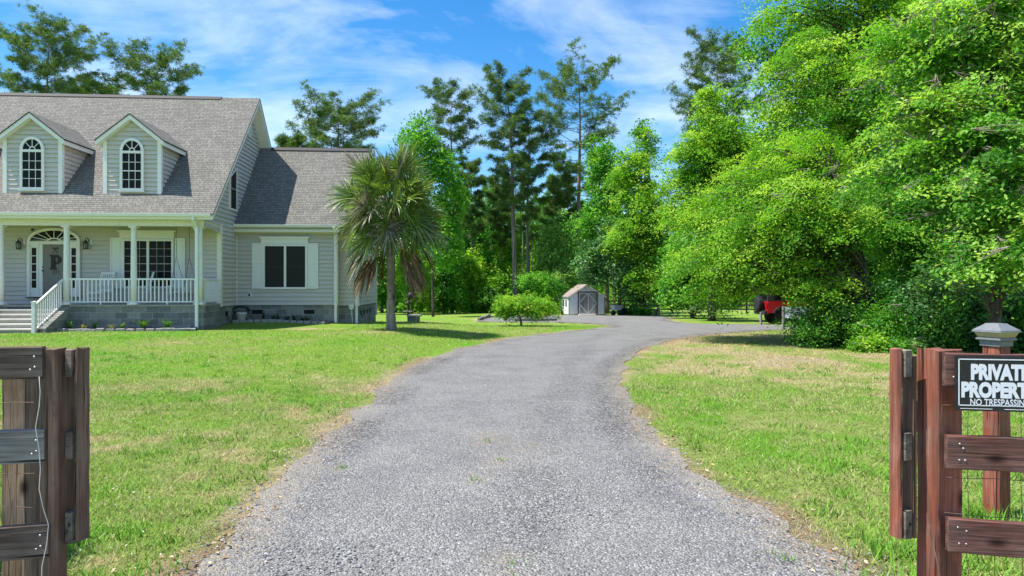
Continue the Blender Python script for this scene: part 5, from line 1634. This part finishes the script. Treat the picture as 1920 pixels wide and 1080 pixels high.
def pine_mesh(H, zc, hw, seed, nb=44, tr=.2, nl=.34, dens=1.0, lean=0.0, peak=.45):
    """trunk and crown meshes; H height, zc crown base, hw crown half width"""
    r = np.random.default_rng(seed); rr = random.Random(seed)
    mb = MB(); n = 14; ph = rr.uniform(0, 6)
    ax = lambda z: Vector((lean*(z/H)**2+.12*math.sin(z*.35+ph)*(z/H), .10*math.cos(z*.3+ph)*(z/H), z))
    mb.tube([ax(-.3+(H*.985+.3)*k/n) for k in range(n+1)], [tr*(1.15 if k == 0 else 1)*(1-.88*(k/n)**1.25) for k in range(n+1)], 9)
    tp = []; td = []
    for i in range(nb):
        t = (i+rr.random())/nb; z = zc+(H-zc)*(t**.92); f = (z-zc)/(H-zc)
        prof = math.sin(math.pi*(.16+.84*f**peak if f < .5 else .16+.84*f**peak))
        prof = max(.30, (1-abs(1.62*f-.86)**2.3*.82))
        Ln = hw*prof*rr.uniform(.55,1.12); az = i*2.399+rr.uniform(-.4,.4)
        up = -.10+.80*f+rr.uniform(-.15,.2)
        d = Vector((math.cos(az), math.sin(az), 0)); s = ax(z); path = []; m = 5
        for q in range(m+1):
            u = q/m; path.append(s+d*Ln*u*(1-.12*max(0,up))+Vector((0,0,Ln*(up*u*.75+.22*u*u-.05*math.sin(u*3))))+Vector((rr.uniform(-1,1),rr.uniform(-1,1),rr.uniform(-1,1)))*.04*Ln*(q > 0))
        r0 = tr*.30*(1-.65*f)*(.6+.4*Ln/hw)
        mb.tube(path, [max(.006, .8*r0*(1-.88*q/m)) for q in range(m+1)], 5, cap=False)
        ns = max(5, int((8+18*Ln/hw)*dens))
        for k in range(ns):
            u = rr.uniform(.38,1.0); j = min(int(u*m), m-1); p = path[j].lerp(path[j+1], u*m-j)
            side = Vector((-d.y, d.x, 0))*rr.choice((-1,1))*Ln*.34*(1.15-u)*rr.uniform(.3,1.1)
            e = p+side+d*Ln*.10*rr.random()+Vector((0,0,Ln*.10*rr.uniform(-.3,1)))
            if (e-p).length > .12: mb.tube([p, p.lerp(e,.55)+Vector((0,0,.04*Ln)), e], [r0*.2+.003, r0*.14+.003, .003], 4, cap=False)
            for w_ in range(3):
                q = e+Vector((rr.gauss(0,1), rr.gauss(0,1), rr.gauss(0,.7)))*.16*(w_ > 0)*(1+.12*hw)
                tp.append(q); td.append((d*.45+Vector((rr.gauss(0,.4), rr.gauss(0,.4), .8+rr.gauss(0,.3)))))
    tp = np.array([tuple(p) for p in tp]); td = nrm(np.array([tuple(p) for p in td])); nn = 22
    idx = np.repeat(np.arange(len(tp)), nn); k = len(idx)
    nd = nrm(td[idx]*.75+.85*r.standard_normal((k,3)))
    ln = nl*(.65+.6*r.random(k)); S = nrm(np.cross(nd, r.standard_normal((k,3))))*(ln*.048)[:,None]
    P0 = tp[idx]+nd*(ln*.06)[:,None]; P1 = tp[idx]+nd*ln[:,None]
    V = np.stack([P0-S*.5, P0*.5+P1*.5-S, P1, P0*.5+P1*.5+S], 1).reshape(-1,3)
    return mb, V
def pine(lab, px, topy, Y, cby, hwpx, seed, nb=44, tr=.22, group='tall pines', lean=0.0, dens=1.0, mat='needle', name='pine_tree', nl=.36):
    x = wx(px, Y); z0 = gz(x, Y); H = wz(topy, Y)-z0; zc = wz(cby, Y)-z0; hw = hwpx/F*Y
    mb, V = pine_mesh(H, zc, hw, seed, nb, tr, nl, dens, lean)
    o = empty(name, (x, Y, z0)); tag(o, lab, 'tree', group)
    kz = H/V[:,2].max(); kx = np.clip(1.12*hw/np.percentile(np.hypot(V[:,0], V[:,1]), 97), 1.0, 1.35)
    o.scale = (kx, kx, kz)
    mb.build('trunk', M['bark_pine'], o); link('crown', np_mesh('crown', V, 4, M[mat]), o)
    return o
pine('big spreading pine rising behind the roof at the left edge of the photo', 92, 20, 60, 200, 86, 101, 50, .22, dens=.78)
pine('rounded pine behind the roof ridge, second from the left', 284, 72, 62, 195, 74, 102, 38, .2, dens=.7)
pine('low pine top just showing over the roof between the two left pines', 178, 140, 67, 230, 42, 103, 26, .18)
pine('open crowned pine behind the ridge of the low wing roof', 636, 166, 60, 285, 80, 104, 38, .2, dens=.68)
pine('small pine top showing over the wing roof by the gable', 556, 248, 66, 330, 32, 105, 22, .16)
pine('slim pine rising just behind the palm', 848, 152, 66, 300, 52, 106, 32, .16, dens=.62)
pine('tall pine with a dense dark crown and two trunks left of the shed', 966, 120, 68, 385, 60, 107, 50, .25, dens=.9, lean=-.8)
pine('second trunk of tall pine standing close behind the dense dark pine', 990, 205, 70, 440, 40, 117, 22, .2, dens=.7)
pine('tallest pine in the middle with a broad open crown above the shed', 1086, 93, 70, 350, 86, 108, 52, .25, dens=.78)
pine('dark pine standing over the light green trees right of centre', 1335, 56, 58, 250, 80, 109, 42, .22, dens=.75, lean=.5)
pine('slim pine below the tallest pine, close to its trunk', 1052, 325, 74, 470, 34, 110, 26, .14)
pine('slender pine between the palm and the dense dark pine, tallest of the thin ones', 884, 295, 74, 450, 30, 111, 28, .13)
pine('slender pine directly left of the dense dark pine', 940, 322, 76, 470, 26, 112, 26, .13)
# thin pines of the wood, copies of three shapes
rr = random.Random(12)
thin = []
for k, (H, zc, hw) in enumerate(((15.5,9.5,1.2),(13,8.5,1.1),(17,11.5,1.3))):
    mb, V = pine_mesh(H, zc, hw, 150+k, 11, .11, .42, .4)
    thin.append((mb.mesh('trunk', M['bark_pine']), np_mesh('crown', V, 4, M['needle_light'])))
spots = []
for k in range(24):
    px = 850+265*((k+.5)/24)+rr.uniform(-4,4); Y = rr.uniform(73,96); spots.append((px, Y))
spots += [(712,78),(735,84),(760,80),(790,82),(1150,80),(1185,84),(1215,78),(830,79)]
for k, (px, Y) in enumerate(spots):
    a, b_ = thin[k % 3]; x = wx(px, Y)
    o = empty('pine_tree', (x, Y, gz(x, Y)), rr.uniform(0,6.28)); s = rr.uniform(.78,1.05); o.scale = (s,s,s)
    tag(o, 'thin straight pine in the wood behind the lawn, one of many alike', 'tree', 'thin pines of the wood')
    link('trunk', a, o); link('crown', b_, o)

T = broad_tree
# the wood's edge behind the lawn, left to right
T('broadleaf_tree', 'bright green tree rising behind the palm fronds', (wx(812,52),52), [Bb(785,262,52,38,42,1.6),Bb(822,310,52,34,40,1.5),Bb(848,372,52,28,60,1.4),Bb(838,450,52,34,55,1.6),Bb(790,350,53,30,50,1.4)], 560, 30, .50, .22, M['leaf_mid'], 201, .10)
T('broadleaf_tree', 'dark leafy tree filling the gap between house corner and palm trunk', (wx(716,70),70), [Bb(712,470,70,38,70,2.2),Bb(722,545,70,34,36,2)], 420, 26, .6, .27, M['leaf_mid'], 202, .16)
T('broadleaf_tree', 'light yellow green bush right behind the palm trunk', (wx(772,64),64), [Bb(770,505,64,32,38,1.6),Bb(790,552,63,30,22,1.3)], 360, 26, .45, .22, M['leaf_bright'], 203, .10)
T('broadleaf_tree', 'green young tree left of the dark trunks at the wood edge', (wx(832,66),66), [Bb(830,480,66,42,62,2.2),Bb(838,552,65,40,30,1.6)], 560, 28, .55, .25, M['leaf_mid'], 204, .14)
T('broadleaf_tree', 'low green tree behind the left end of the gravel', (wx(886,68),68), [Bb(882,520,68,34,46,2),Bb(890,560,67,36,22,1.5)], 380, 26, .52, .25, M['leaf_bright'], 205, .12)
T('broadleaf_tree', 'shaded small tree between slim trunks behind the small round tree', (wx(944,74),74), [Bb(940,535,74,34,40,2),Bb(960,480,76,26,50,2)], 300, 24, .58, .27, M['leaf_bright'], 206, .12)
T('young_pine', 'soft light green young pine left above the shed', (wx(1052,68),68), [Bb(1052,455,68,34,58,2.4),Bb(1062,520,67,38,30,2.0),Bb(1024,480,70,26,48,2)], 520, 24, .58, .30, M['needle_light'], 207, .13, asp=.28)
T('broadleaf_tree', 'flat bright sprayed small tree left of the shed roof', (wx(1004,62),62), [Bb(1004,524,62,36,12,1.4),Bb(1030,538,62,24,12,1.2)], 170, 26, .50, .21, M['leaf_mid'], 208, .08)
T('broadleaf_tree', 'mid green tall tree right behind the tallest pine', (wx(1138,64),64), [Bb(1128,300,64,28,46,1.8),Bb(1142,360,64,38,50,2.2),Bb(1120,420,64,40,46,2.2),Bb(1160,445,63,34,50,2)], 700, 28, .58, .26, M['leaf_mid'], 209, .2)
T('evergreen_tree', 'dull dark evergreen overhanging the shed', (wx(1162,57.5),57.5), [Bb(1128,472,56.5,44,34,1.8),Bb(1172,508,55.5,42,40,1.9),Bb(1112,512,56.5,30,22,1.2),Bb(1200,545,55.5,30,28,1.4),Bb(1160,430,58,40,30,1.6)], 640, 30, .46, .21, M['leaf_dark'], 210, .16)
T('broadleaf_tree', 'yellow green maple with a bare grey trunk right of the shed', (wx(1232,56),56), [Bb(1180,318,55,38,50,2),Bb(1205,385,54.5,52,50,2.4),Bb(1170,440,54.5,46,44,2),Bb(1240,440,54,52,52,2.4),Bb(1216,505,53.5,42,34,1.8),Bb(1160,352,55,28,40,1.6),Bb(1208,262,56,20,46,1.2)], 200, 60, .70, .20, M['leaf_bright'], 211, .22, 'greypost', shelves=True, limbs=False)
T('broadleaf_tree', 'pale green pointed tree in front of the dark pine', (wx(1335,42),42), [Bb(1335,185,42,30,46,1.4),Bb(1342,250,41.5,58,50,2.2),Bb(1285,300,41.5,46,56,2.2),Bb(1392,300,41,62,60,2.4),Bb(1310,380,41,66,56,2.4),Bb(1262,370,42,36,60,1.8)], 230, 70, .55, .15, M['leaf_bright'], 212, .22, shelves=True, limbs=False, flat=.2, shell=.3)
T('broadleaf_tree', 'shaded tree whose foot stands behind the drive bend', (wx(1300,48),48), [Bb(1290,480,48,50,60,2.4),Bb(1320,540,47,60,36,2.2),Bb(1258,545,48,24,26,1.2)], 520, 30, .52, .21, M['leaf_mid'], 213, .2)
for k, (px, py, Y, rw, rh, m_, lab) in enumerate(((905,470,84,34,60,'leaf_mid','loose green tree deep between the slim trunks, left of the dense dark pine'),(1012,500,82,34,48,'leaf_bright','light green tree deep between the slim trunks, right of the dense dark pine'),(965,530,88,40,36,'leaf_bright','light green sapling far back behind the twin trunks'),(860,420,80,30,60,'leaf_mid','green tree standing behind the palm crown, deep in the wood'),(1075,440,82,40,56,'leaf_mid','green tree behind the soft young pine'))):
    T('broadleaf_tree', lab, (wx(px,Y),Y), [Bb(px,py,Y,rw,rh,2.2),Bb(px+6,py+rh*.8,Y,rw*1.1,rh*.7,2)], 330, 30, .7, .32, M[m_], 260+k, .14)
for k, (px, py, Y, rw, rh, m_, lab) in enumerate(((880,440,90,30,60,'leaf_bright','pale green tree far back in the wood, right of the palm crown'),(925,400,92,26,60,'leaf_mid','tall green tree far back between the slim trunks'),(975,450,92,36,60,'leaf_bright','bright tree far back behind the twin trunks of the dense dark pine'),(1030,420,90,34,60,'leaf_mid','green tree far back, left of the tallest pine trunk'),(780,440,88,40,70,'leaf_mid','tall green tree far back behind the palm trunk'),(910,560,72,46,22,'leaf_bright','bright low bush at the foot of the slim trunks'),(985,560,70,40,20,'leaf_mid','low green bush at the foot of the twin pine trunks'))):
    T('broadleaf_tree', lab, (wx(px,Y),Y), [Bb(px,py,Y,rw,rh,2.2),Bb(px+5,min(570,py+rh*1.3),Y,rw*1.15,rh*.8,2)], 360, 30, .75, .34, M[m_], 270+k, .12)
# right hand wood, nearer
def limbs_oak(mb, rr, bx, by, bz):
    def W(px, py, Y): return Vector((wx(px,Y)-bx, Y-by, wz(py,Y)-bz))
    mb.tube([W(1622,590,22),W(1598,520,22),W(1568,480,22),W(1530,474,21.9),W(1496,486,21.8)], [.12,.10,.08,.055,.03], 7)
    mb.tube([W(1612,560,22),W(1570,532,21.6),W(1535,500,21.5),W(1490,482,21.5),W(1440,470,21.5)], [.11,.09,.07,.05,.03], 7)
    mb.tube([W(1600,540,22),W(1540,510,22.4),W(1470,494,22.4),W(1400,505,22.4),W(1350,525,22.5)], [.09,.07,.05,.035,.02], 7)
def lowcut(C):
    """keep the low hanging sprays off the drive and the parked car"""
    px = 960+F*C[:,0]/C[:,1]; py = 540-F*(C[:,2]-CAMZ)/C[:,1]
    return ~((px > 1405) & (px < 1466) & (py > 553)) & ~((px >= 1466) & (px < 1516) & (py > 576)) & ~((px > 1380) & (px < 1580) & (py > 610)) & ~((px < 1345) & (py > 598))
T('oak_tree', 'low spreading oak whose fine leaved branches sweep out over the drive', (wx(1628,22.3),22.3),
  [Bb(1330,470,23.5,92,86,2.2),Bb(1432,425,22.5,112,100,2.4),Bb(1326,530,24,60,40,1.4),Bb(1362,572,22.8,34,24,.8),Bb(1400,528,22.6,66,36,1.4),Bb(1478,520,21.8,78,40,1.4),Bb(1535,400,22.5,90,80,2.2),Bb(1400,345,24.5,86,70,2.2),Bb(1500,310,24.5,100,70,2.4),Bb(1300,405,25,70,60,2)],
  250, 92, .44, .086, M['leaf_fine'], 221, .24, shelves=True, limbs=False, trunk_pts=[(wx(1632,22.3),22.3,-.2),(wx(1626,22.2),22.2,1.3),(wx(1612,22.2),22.2,2.6),(wx(1590,22.3),22.3,4.0),(wx(1560,22.6),22.6,5.6)], extra=limbs_oak, twigs=70, shell=.30, flat=.2, keep=lowcut)
T('oak_tree', 'tall oak whose top leaves the frame behind the low spreading oak', (wx(1585,31),31),
  [Bb(1478,140,31,84,84,2.8),Bb(1590,70,32,110,100,3),Bb(1500,240,30.5,90,76,2.8),Bb(1620,190,30.5,110,100,3),Bb(1440,30,33,44,56,1.8),Bb(1455,215,32,50,60,2),Bb(1560,-40,32,140,90,3),Bb(1590,310,29.5,100,80,2.6),Bb(1690,50,31.5,110,100,3),Bb(1640,-60,32,120,80,3)],
  250, 88, .62, .125, M['leaf_fine'], 222, .32, shelves=True, limbs=False, twigs=40, flat=.2, shell=.3)
T('oak_tree', 'near oak with broad leaf clusters filling the upper right corner', (wx(1862,17.5),17.5),
  [Bb(1690,110,18.5,96,90,2.0),Bb(1790,60,18,120,96,2.2),Bb(1890,140,17.5,116,100,2.2),Bb(1745,215,17.5,104,80,2),Bb(1850,275,16.5,110,80,1.9),Bb(1680,300,18,86,66,1.8),Bb(1770,355,16.5,86,50,1.6),Bb(1880,400,15.6,100,60,1.5),Bb(1810,462,15.2,70,34,1.0),Bb(1905,478,15,70,36,1.0),Bb(1990,300,17,110,140,2),Bb(1960,20,18,120,110,2.2)],
  235, 74, .44, .115, M['leaf_near'], 223, .15, shelves=True, limbs=False, trunk_pts=[(wx(1862,17.5),17.5,-.2),(wx(1868,17.5),17.5,2),(wx(1868,17.5),17.5,4.2),(wx(1860,17.5),17.5,6),(wx(1830,17.8),17.8,8.2)], twigs=280, asp=.5, flat=.2, shell=.25)
T('broadleaf_tree', 'darker leafy tree behind the near oak, right of the leaning trunk', (wx(1735,25),25), [Bb(1700,420,25,90,90,2.4),Bb(1640,380,26,80,80,2.4),Bb(1760,480,24.5,80,80,2),Bb(1690,540,24.5,80,50,1.8),Bb(1800,420,25,90,90,2.4)], 150, 90, .50, .105, M['leaf_mid'], 224, .12, shelves=True, limbs=False, twigs=50, flat=.2, shell=.3)
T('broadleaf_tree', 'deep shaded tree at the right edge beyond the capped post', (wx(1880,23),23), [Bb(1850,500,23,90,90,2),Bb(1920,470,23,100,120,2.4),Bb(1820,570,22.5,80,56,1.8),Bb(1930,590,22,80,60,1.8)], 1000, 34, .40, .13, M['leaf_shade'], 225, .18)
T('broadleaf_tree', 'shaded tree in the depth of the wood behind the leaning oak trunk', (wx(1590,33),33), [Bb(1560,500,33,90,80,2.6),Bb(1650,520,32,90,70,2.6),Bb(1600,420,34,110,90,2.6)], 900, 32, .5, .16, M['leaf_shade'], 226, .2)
rr = random.Random(5)
for k, (px, Y, hpx, lab) in enumerate(((1700,40,190,'deep tree of the wood glimpsed behind the darker leafy tree'),(1820,38,200,'deep tree of the wood glimpsed above the capped post'),(1480,46,170,'deep tree of the wood behind the parked red car'),(1900,33,220,'deep tree of the wood at the right picture edge'),(1560,44,200,'deep tree of the wood behind the pale trailer'))):
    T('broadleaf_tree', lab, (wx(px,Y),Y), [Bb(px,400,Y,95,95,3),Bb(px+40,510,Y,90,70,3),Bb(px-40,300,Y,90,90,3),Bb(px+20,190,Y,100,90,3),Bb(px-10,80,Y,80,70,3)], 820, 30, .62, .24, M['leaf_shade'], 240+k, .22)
# shrubs along the foot of the right hand wood
def shrub(lab, px, py, rpx, hpx, Y, mat, n, seed, L=.10, ry=None):
    zt = hpx
    ry = ry or rpx/F*Y*.8
    cy = py-hpx*.5
    T('shrub', lab, (wx(px,Y),Y), [Bb(px,cy,Y,rpx,hpx*.56,ry),Bb(px-rpx*.45,cy+hpx*.16,Y-.2,rpx*.6,hpx*.38,ry*.8),Bb(px+rpx*.5,cy+hpx*.1,Y+.1,rpx*.55,hpx*.42,ry*.8)], n, 30, .25, L, mat, seed, .04, cat='shrub', group='shrubs at the foot of the wood', shell=.3, zmin=.02, twigs=12)
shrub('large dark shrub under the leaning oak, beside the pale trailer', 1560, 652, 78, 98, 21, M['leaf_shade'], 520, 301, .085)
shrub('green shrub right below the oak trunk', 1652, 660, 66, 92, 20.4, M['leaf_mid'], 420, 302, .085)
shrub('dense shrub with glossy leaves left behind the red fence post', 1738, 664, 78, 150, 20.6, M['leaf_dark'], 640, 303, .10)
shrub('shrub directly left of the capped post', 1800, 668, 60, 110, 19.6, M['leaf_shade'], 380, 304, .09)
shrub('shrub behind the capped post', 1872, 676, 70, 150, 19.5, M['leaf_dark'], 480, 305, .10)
shrub('low bright green plant at the foot of the dark shrubs', 1632, 664, 30, 34, 19.3, M['leaf_bright'], 110, 306, .10)
shrub('low leafy plant between oak trunk and red fence post', 1690, 664, 34, 30, 19.2, M['leaf_mid'], 110, 307, .09)
shrub('shrub at the far right picture edge', 1945, 680, 60, 130, 19, M['leaf_shade'], 300, 308, .10)
shrub('dark shrub growing left of the shed behind the small round tree', 925, 583, 30, 44, 66, M['leaf_shade'], 180, 309, .24)
shrub('low green shrub beneath the yellow green maple', 1200, 592, 26, 16, 58, M['leaf_mid'], 100, 310, .2)
shrub('low shrub row at the wood edge behind the stone bench', 800, 585, 60, 26, 70, M['leaf_mid'], 220, 311, .25)
# soft needled dark young pines by the capped post
for px, Y, lab in ((1790,20.8,'dark young pine between the glossy shrub and the capped post'),(1905,20.5,'dark young pine right behind the capped post')):
    T('young_pine', lab, (wx(px,Y),Y), [Bb(px,560,Y,52,60,1.2),Bb(px,610,Y,58,46,1.2)], 260, 40, .30, .19, M['needle'], 320+px, .06, asp=.14)

T('shrub', 'tall leafy shrub just outside the left picture edge behind the fence', (-4.3,4.25), [(-4.45,4.25,1.35,.5,.45,.7),(-4.4,4.3,2.2,.45,.45,.5),(-4.8,4.1,.7,.5,.5,.6)], 240, 30, .2, .07, M['leaf_mid'], 402, .04, cat='shrub', shell=.2)
r = np.random.default_rng(31)
def flecks(name, lab, n, size, cols, seed, f, zz):
    r = np.random.default_rng(seed); y = 3.2+13*r.random(n)**1.5; x = (r.random(n)-.5)*2*(.75*y+.5); q = f(x, y); x, y = x[q], y[q]; k = len(x)
    C = np.stack([x, y, ground_z(x, y)+zz+.012*r.random(k)], -1); N = nrm(np.array([0,0,1.0])+.35*r.standard_normal((k,3)))
    c = np.array(cols)[r.integers(0, len(cols), k)]*(.7+.5*r.random(k))[:,None]; l = size*(.6+.8*r.random(k))*(1+.03*y)
    o = link(name, np_mesh(name, leafquads(C, N, l, l*.62, r), 4, attr_mat(name, .8), False, np.repeat(c, 4, 0))); tag(o, lab, None, None, 'stuff')
flecks('leaf_litter', 'dry fallen leaves and chips along the edges of the drive', 14000, .030, [(.30,.19,.10),(.40,.27,.15),(.20,.12,.07),(.45,.36,.24)], 41, lambda x, y: (np.abs(sdist(x, y)-.12) < .45*np.random.default_rng(3).random(len(x))**1.6) & (fnoise(x*.6, y*.6, 77) > .40), .014)
flecks('clover', 'tiny white clover heads scattered in the grass', 3600, .013, [(.62,.63,.58),(.5,.53,.42)], 42, lambda x, y: (sdist(x, y) > .25) & (fnoise(x*.9, y*.9, 78) > .60), .035)
# small round tree on the lawn island
ty = 33.2
T('small_tree', 'small round bright green tree on the grass island before the shed', (wx(977,ty),ty),
  [Bb(985,569,ty,38,21,1.0),Bb(943,574,ty,26,17,.8),Bb(1026,575,ty,27,18,.8),Bb(960,568,ty,32,17,.9),Bb(1005,584,ty,30,12,.7),Bb(950,586,ty,24,10,.6)], 760, 26, .17, .085, M['leaf_bright'], 401, .055, shell=.25, cat='tree')

# far wood beyond, one mass
r = np.random.default_rng(9)
blobs = []
for k in range(70):
    x = -75+190*(k+.5)/70+r.uniform(-1.5,1.5); Y = r.uniform(100,118); h = r.uniform(8.5,12.5)
    blobs.append((x, Y, gz(x,60)+h*.5, 2.6, 2.4, h*.62))
for k in range(60):
    x = -60+150*(k+.5)/60+r.uniform(-1,1); Y = r.uniform(92,99); h = r.uniform(3.0,4.6)
    blobs.append((x, Y, gz(x,92)+h*.42, 2.0, 1.6, h*.6))
C, N, l, tn, P = crown_leaves(blobs, 9000, 22, .95, .46, r, .25)
o = link('woods', np_mesh('woods', leafquads(C, N, l, l*.6, r), 4, M['leaf_bright'])); tag(o, 'far wood closing the view behind the thin pines', None, None, 'stuff')

# ---------------------------------------------------------------- the palm
M['frond'] = leaf_mat('palm_frond', (.08,.15,.028), (.17,.27,.05), (.35,.41,.13), .30, .35, .5)
M['frond_old'] = leaf_mat('greying_frond', (.16,.14,.10), (.30,.28,.22), (.44,.42,.36), .2, .6)
M['frond_dead'] = leaf_mat('dead_frond', (.13,.07,.035), (.27,.16,.085), (.40,.31,.22), .15, .7)
PY = 25.0; pxx = wx(733, PY); pz = gz(pxx, PY)
palm = empty('palm_tree', (pxx, PY, pz)); tag(palm, 'shaggy cabbage palm with grey dead fronds on the lawn at the house corner', 'tree')
mb = MB(); rr = random.Random(3)
TZ = wz(378, PY)-pz
pts = [Vector((.012*math.sin(k*1.1), .01*math.cos(k*1.7), -.1+(TZ+.1)*k/26)) for k in range(27)]
mb.tube(pts, [(.165+.05*max(0,1-k/4)+.012*math.sin(k*2.3)-.03*(k/26)) for k in range(27)], 16)
for k in range(34):                                     # leaf base stubs
    a = k*2.4; z = TZ-1.0+.95*k/34; d = Vector((math.cos(a), math.sin(a), 0))
    mb.tube([d*.13+Vector((0,0,z)), d*.24+Vector((0,0,z+.16)), d*.33+Vector((0,0,z+.40))], [.05,.04,.02], 5)
mb.build('trunk', M['bark_palm'], palm)
def frond(parent, az, el, pet, size, droop, mat, seed, dead=False, name='frond', z0=0.0):
    """fan leaf: stalk, then folded strips radiating from its tip, drooping at the ends"""
    rr = random.Random(seed); mb = MB()
    d = Vector((math.cos(az)*math.cos(el), math.sin(az)*math.cos(el), math.sin(el)))
    side = Vector((-math.sin(az), math.cos(az), 0)); side = Matrix.Rotation(R(rr.uniform(-75,75) if not dead else rr.uniform(-30,30)), 3, d) @ side
    s = Vector((math.cos(az)*.10, math.sin(az)*.10, TZ-.15+rr.uniform(-.3,.25)+z0))
    stalk = [s+d*pet*t-Vector((0,0,droop*.30*t*t)) for t in (0,.25,.5,.75,1)]
    mb.tube(stalk, [.022,.018,.015,.013,.010], 5, 0)
    h = stalk[-1]; d2 = (stalk[-1]-stalk[-2]).normalized()
    side = (side-d2*side.dot(d2)).normalized()
    up2 = side.cross(d2).normalized(); up2 = up2 if up2.z > 0 else -up2
    n = 44 if not dead else 34
    for k in range(n):
        f = (k+.5)/n*2-1; a = f*R(112 if not dead else 40)
        base = h+d2*(.22*(1-abs(f))*size)
        L = size*(1.0-.32*abs(f)**1.5)*rr.uniform(.82,1.1)
        dr = (d2*math.cos(a)+side*math.sin(a)*(.95 if not dead else .6)+up2*(.42*abs(f)-.08)+Vector((rr.uniform(-.09,.09),rr.uniform(-.09,.09),rr.uniform(-.09,.09)))).normalized()
        tw = rr.uniform(-.9,.9)
        wv = dr.cross(up2+side*(f*.8+tw)); wv = wv.normalized() if wv.length > .01 else side
        w0 = .024*size*rr.uniform(.75,1.2); hang = rr.uniform(.25,1.0)*(1.9 if rr.random() < .2 else 1)
        prev = None
        for q in range(5):
            t = q/4; g = .26*hang*droop*t**3.2*L if not dead else .5*t**1.5*L
            c = base+dr*L*t-Vector((0,0,g))
            ww = w0*(.45,.95,.9,.6,.06)[q]
            cur = (c-wv*ww, c+wv*ww)
            if prev: mb.face([prev[0], prev[1], cur[1], cur[0]], 1)
            prev = cur
    mb.build(name, [M['frond_dead'] if dead else M['frond'], mat], parent)
for k in range(98):
    t = (k+.5)/98; el = R(87-128*t**.9+rr.uniform(-11,11)); az = k*2.39996+rr.uniform(-.25,.25)
    old = rr.random() < (.05+.24*t)
    frond(palm, az, el, rr.uniform(.75,1.45)*(.9 if t > .75 else 1), rr.uniform(.82,1.12), .35+.75*t, M['frond_old'] if old else M['frond'], 500+k)
for j, (az, el, pet, sz, m_) in enumerate(((-172,-58,1.0,1.0,'frond_dead'),(-150,-46,1.15,1.0,'frond_old'),(176,-42,1.2,1.0,'frond_old'),(-135,-60,1.0,.95,'frond_dead'),(-30,-44,1.05,.95,'frond_dead'),(-12,-56,1.05,1.0,'frond_dead'),(12,-42,1.2,.9,'frond_dead'),(120,-55,.9,1.0,'frond_dead'),(60,-58,.9,1.0,'frond_old'),(-84,-50,.45,.7,'frond_old'),(-26,-66,1.15,.8,'frond_old'),(-160,-60,1.2,1.1,'frond_dead'),(-5,-58,1.15,1.1,'frond_dead'),(168,-52,1.25,1.0,'frond_dead'),(-38,-56,1.2,1.0,'frond_dead'))):
    frond(palm, R(az), R(el), pet, sz, .25, M[m_], 700+j, True, 'dead_frond', -.72)

# ---------------------------------------------------------------- sky, sun, camera
sun_d = Vector((1.03*CS-.14*SN, 1.03*SN+.14*CS, -2.2)).normalized()
el = math.asin(-sun_d.z); rot = math.atan2(-sun_d.x, -sun_d.y)
ld = bpy.data.lights.new('sun', 'SUN'); ld.energy = 5.0; ld.angle = R(.53); ld.color = (1.0,.95,.86)
lo = bpy.data.objects.new('sun', ld); COL.objects.link(lo); lo.rotation_euler = sun_d.to_track_quat('-Z','Y').to_euler(); lo.location = (-30,-10,60)
wd = bpy.data.worlds.new('World'); scn.world = wd; wd.use_nodes = True
nt = wd.node_tree; nt.nodes.clear(); g = NT(nt)
out = nt.nodes.new('ShaderNodeOutputWorld'); bg = nt.nodes.new('ShaderNodeBackground')
sky = nt.nodes.new('ShaderNodeTexSky'); sky.sky_type = 'NISHITA'; sky.sun_disc = False
sky.sun_elevation = el; sky.sun_rotation = rot; sky.air_density = 1.0; sky.dust_density = .4; sky.ozone_density = 2.2; sky.altitude = 50
hs = nt.nodes.new('ShaderNodeHueSaturation'); hs.inputs['Saturation'].default_value = 1.42; hs.inputs['Value'].default_value = 1.18
nt.links.new(sky.outputs[0], hs.inputs['Color'])
co = g.coord('Generated')
sp = g.n('ShaderNodeSeparateXYZ', i={'Vector': co})
zz = g.math('ADD', sp.outputs['Z'], .22)
cb = g.n('ShaderNodeCombineXYZ', i={'X': g.math('DIVIDE', sp.outputs['X'], zz), 'Y': g.math('DIVIDE', sp.outputs['Y'], zz), 'Z': 0.0})
v = g.mapping(cb.outputs[0], (.9,1.25,1), (0,0,R(-24)), (1.3,.4,0))
n1 = g.noise(v, 1.0, 8, .58, .6); n2 = g.noise(g.mapping(cb.outputs[0], (1.1,2.2,1), (0,0,R(35)), (4,2,0)), 1.5, 8, .62, 1.0)
cl_ = g.math('ADD', g.math('MULTIPLY', n1, .70), g.math('MULTIPLY', n2, .32))
mask = g.ramp(cl_, [(.47,(0,0,0)),(.62,(.40,.40,.40)),(.76,(1,1,1))])
low = g.math('MULTIPLY', g.math('SUBTRACT', .42, sp.outputs['Z']), 2.0, True)
c = g.mix(g.math('MULTIPLY', mask, .85), hs.outputs[0], (9.0,9.3,9.8,1))
nt.links.new(c, bg.inputs['Color']); bg.inputs['Strength'].default_value = .105
nt.links.new(bg.outputs[0], out.inputs['Surface'])

cd = bpy.data.cameras.new('camera'); cam = bpy.data.objects.new('camera', cd); COL.objects.link(cam)
cam.location = (0,0,CAMZ); cam.rotation_euler = (R(90),0,0); cd.lens = 24; cd.sensor_width = 36; cd.clip_start = .05; cd.clip_end = 3000
scn.camera = cam
scn.view_settings.view_transform = 'Standard'; scn.view_settings.look = 'None'; scn.view_settings.exposure = .82; scn.view_settings.gamma = 1
scn.view_settings.use_curve_mapping = False
scn.cycles.max_bounces = 6; scn.cycles.diffuse_bounces = 3; scn.cycles.transmission_bounces = 3; scn.cycles.transparent_max_bounces = 4
scn.cycles.sample_clamp_indirect = 4.0
try: scn.cycles.use_denoising = True
except Exception: pass
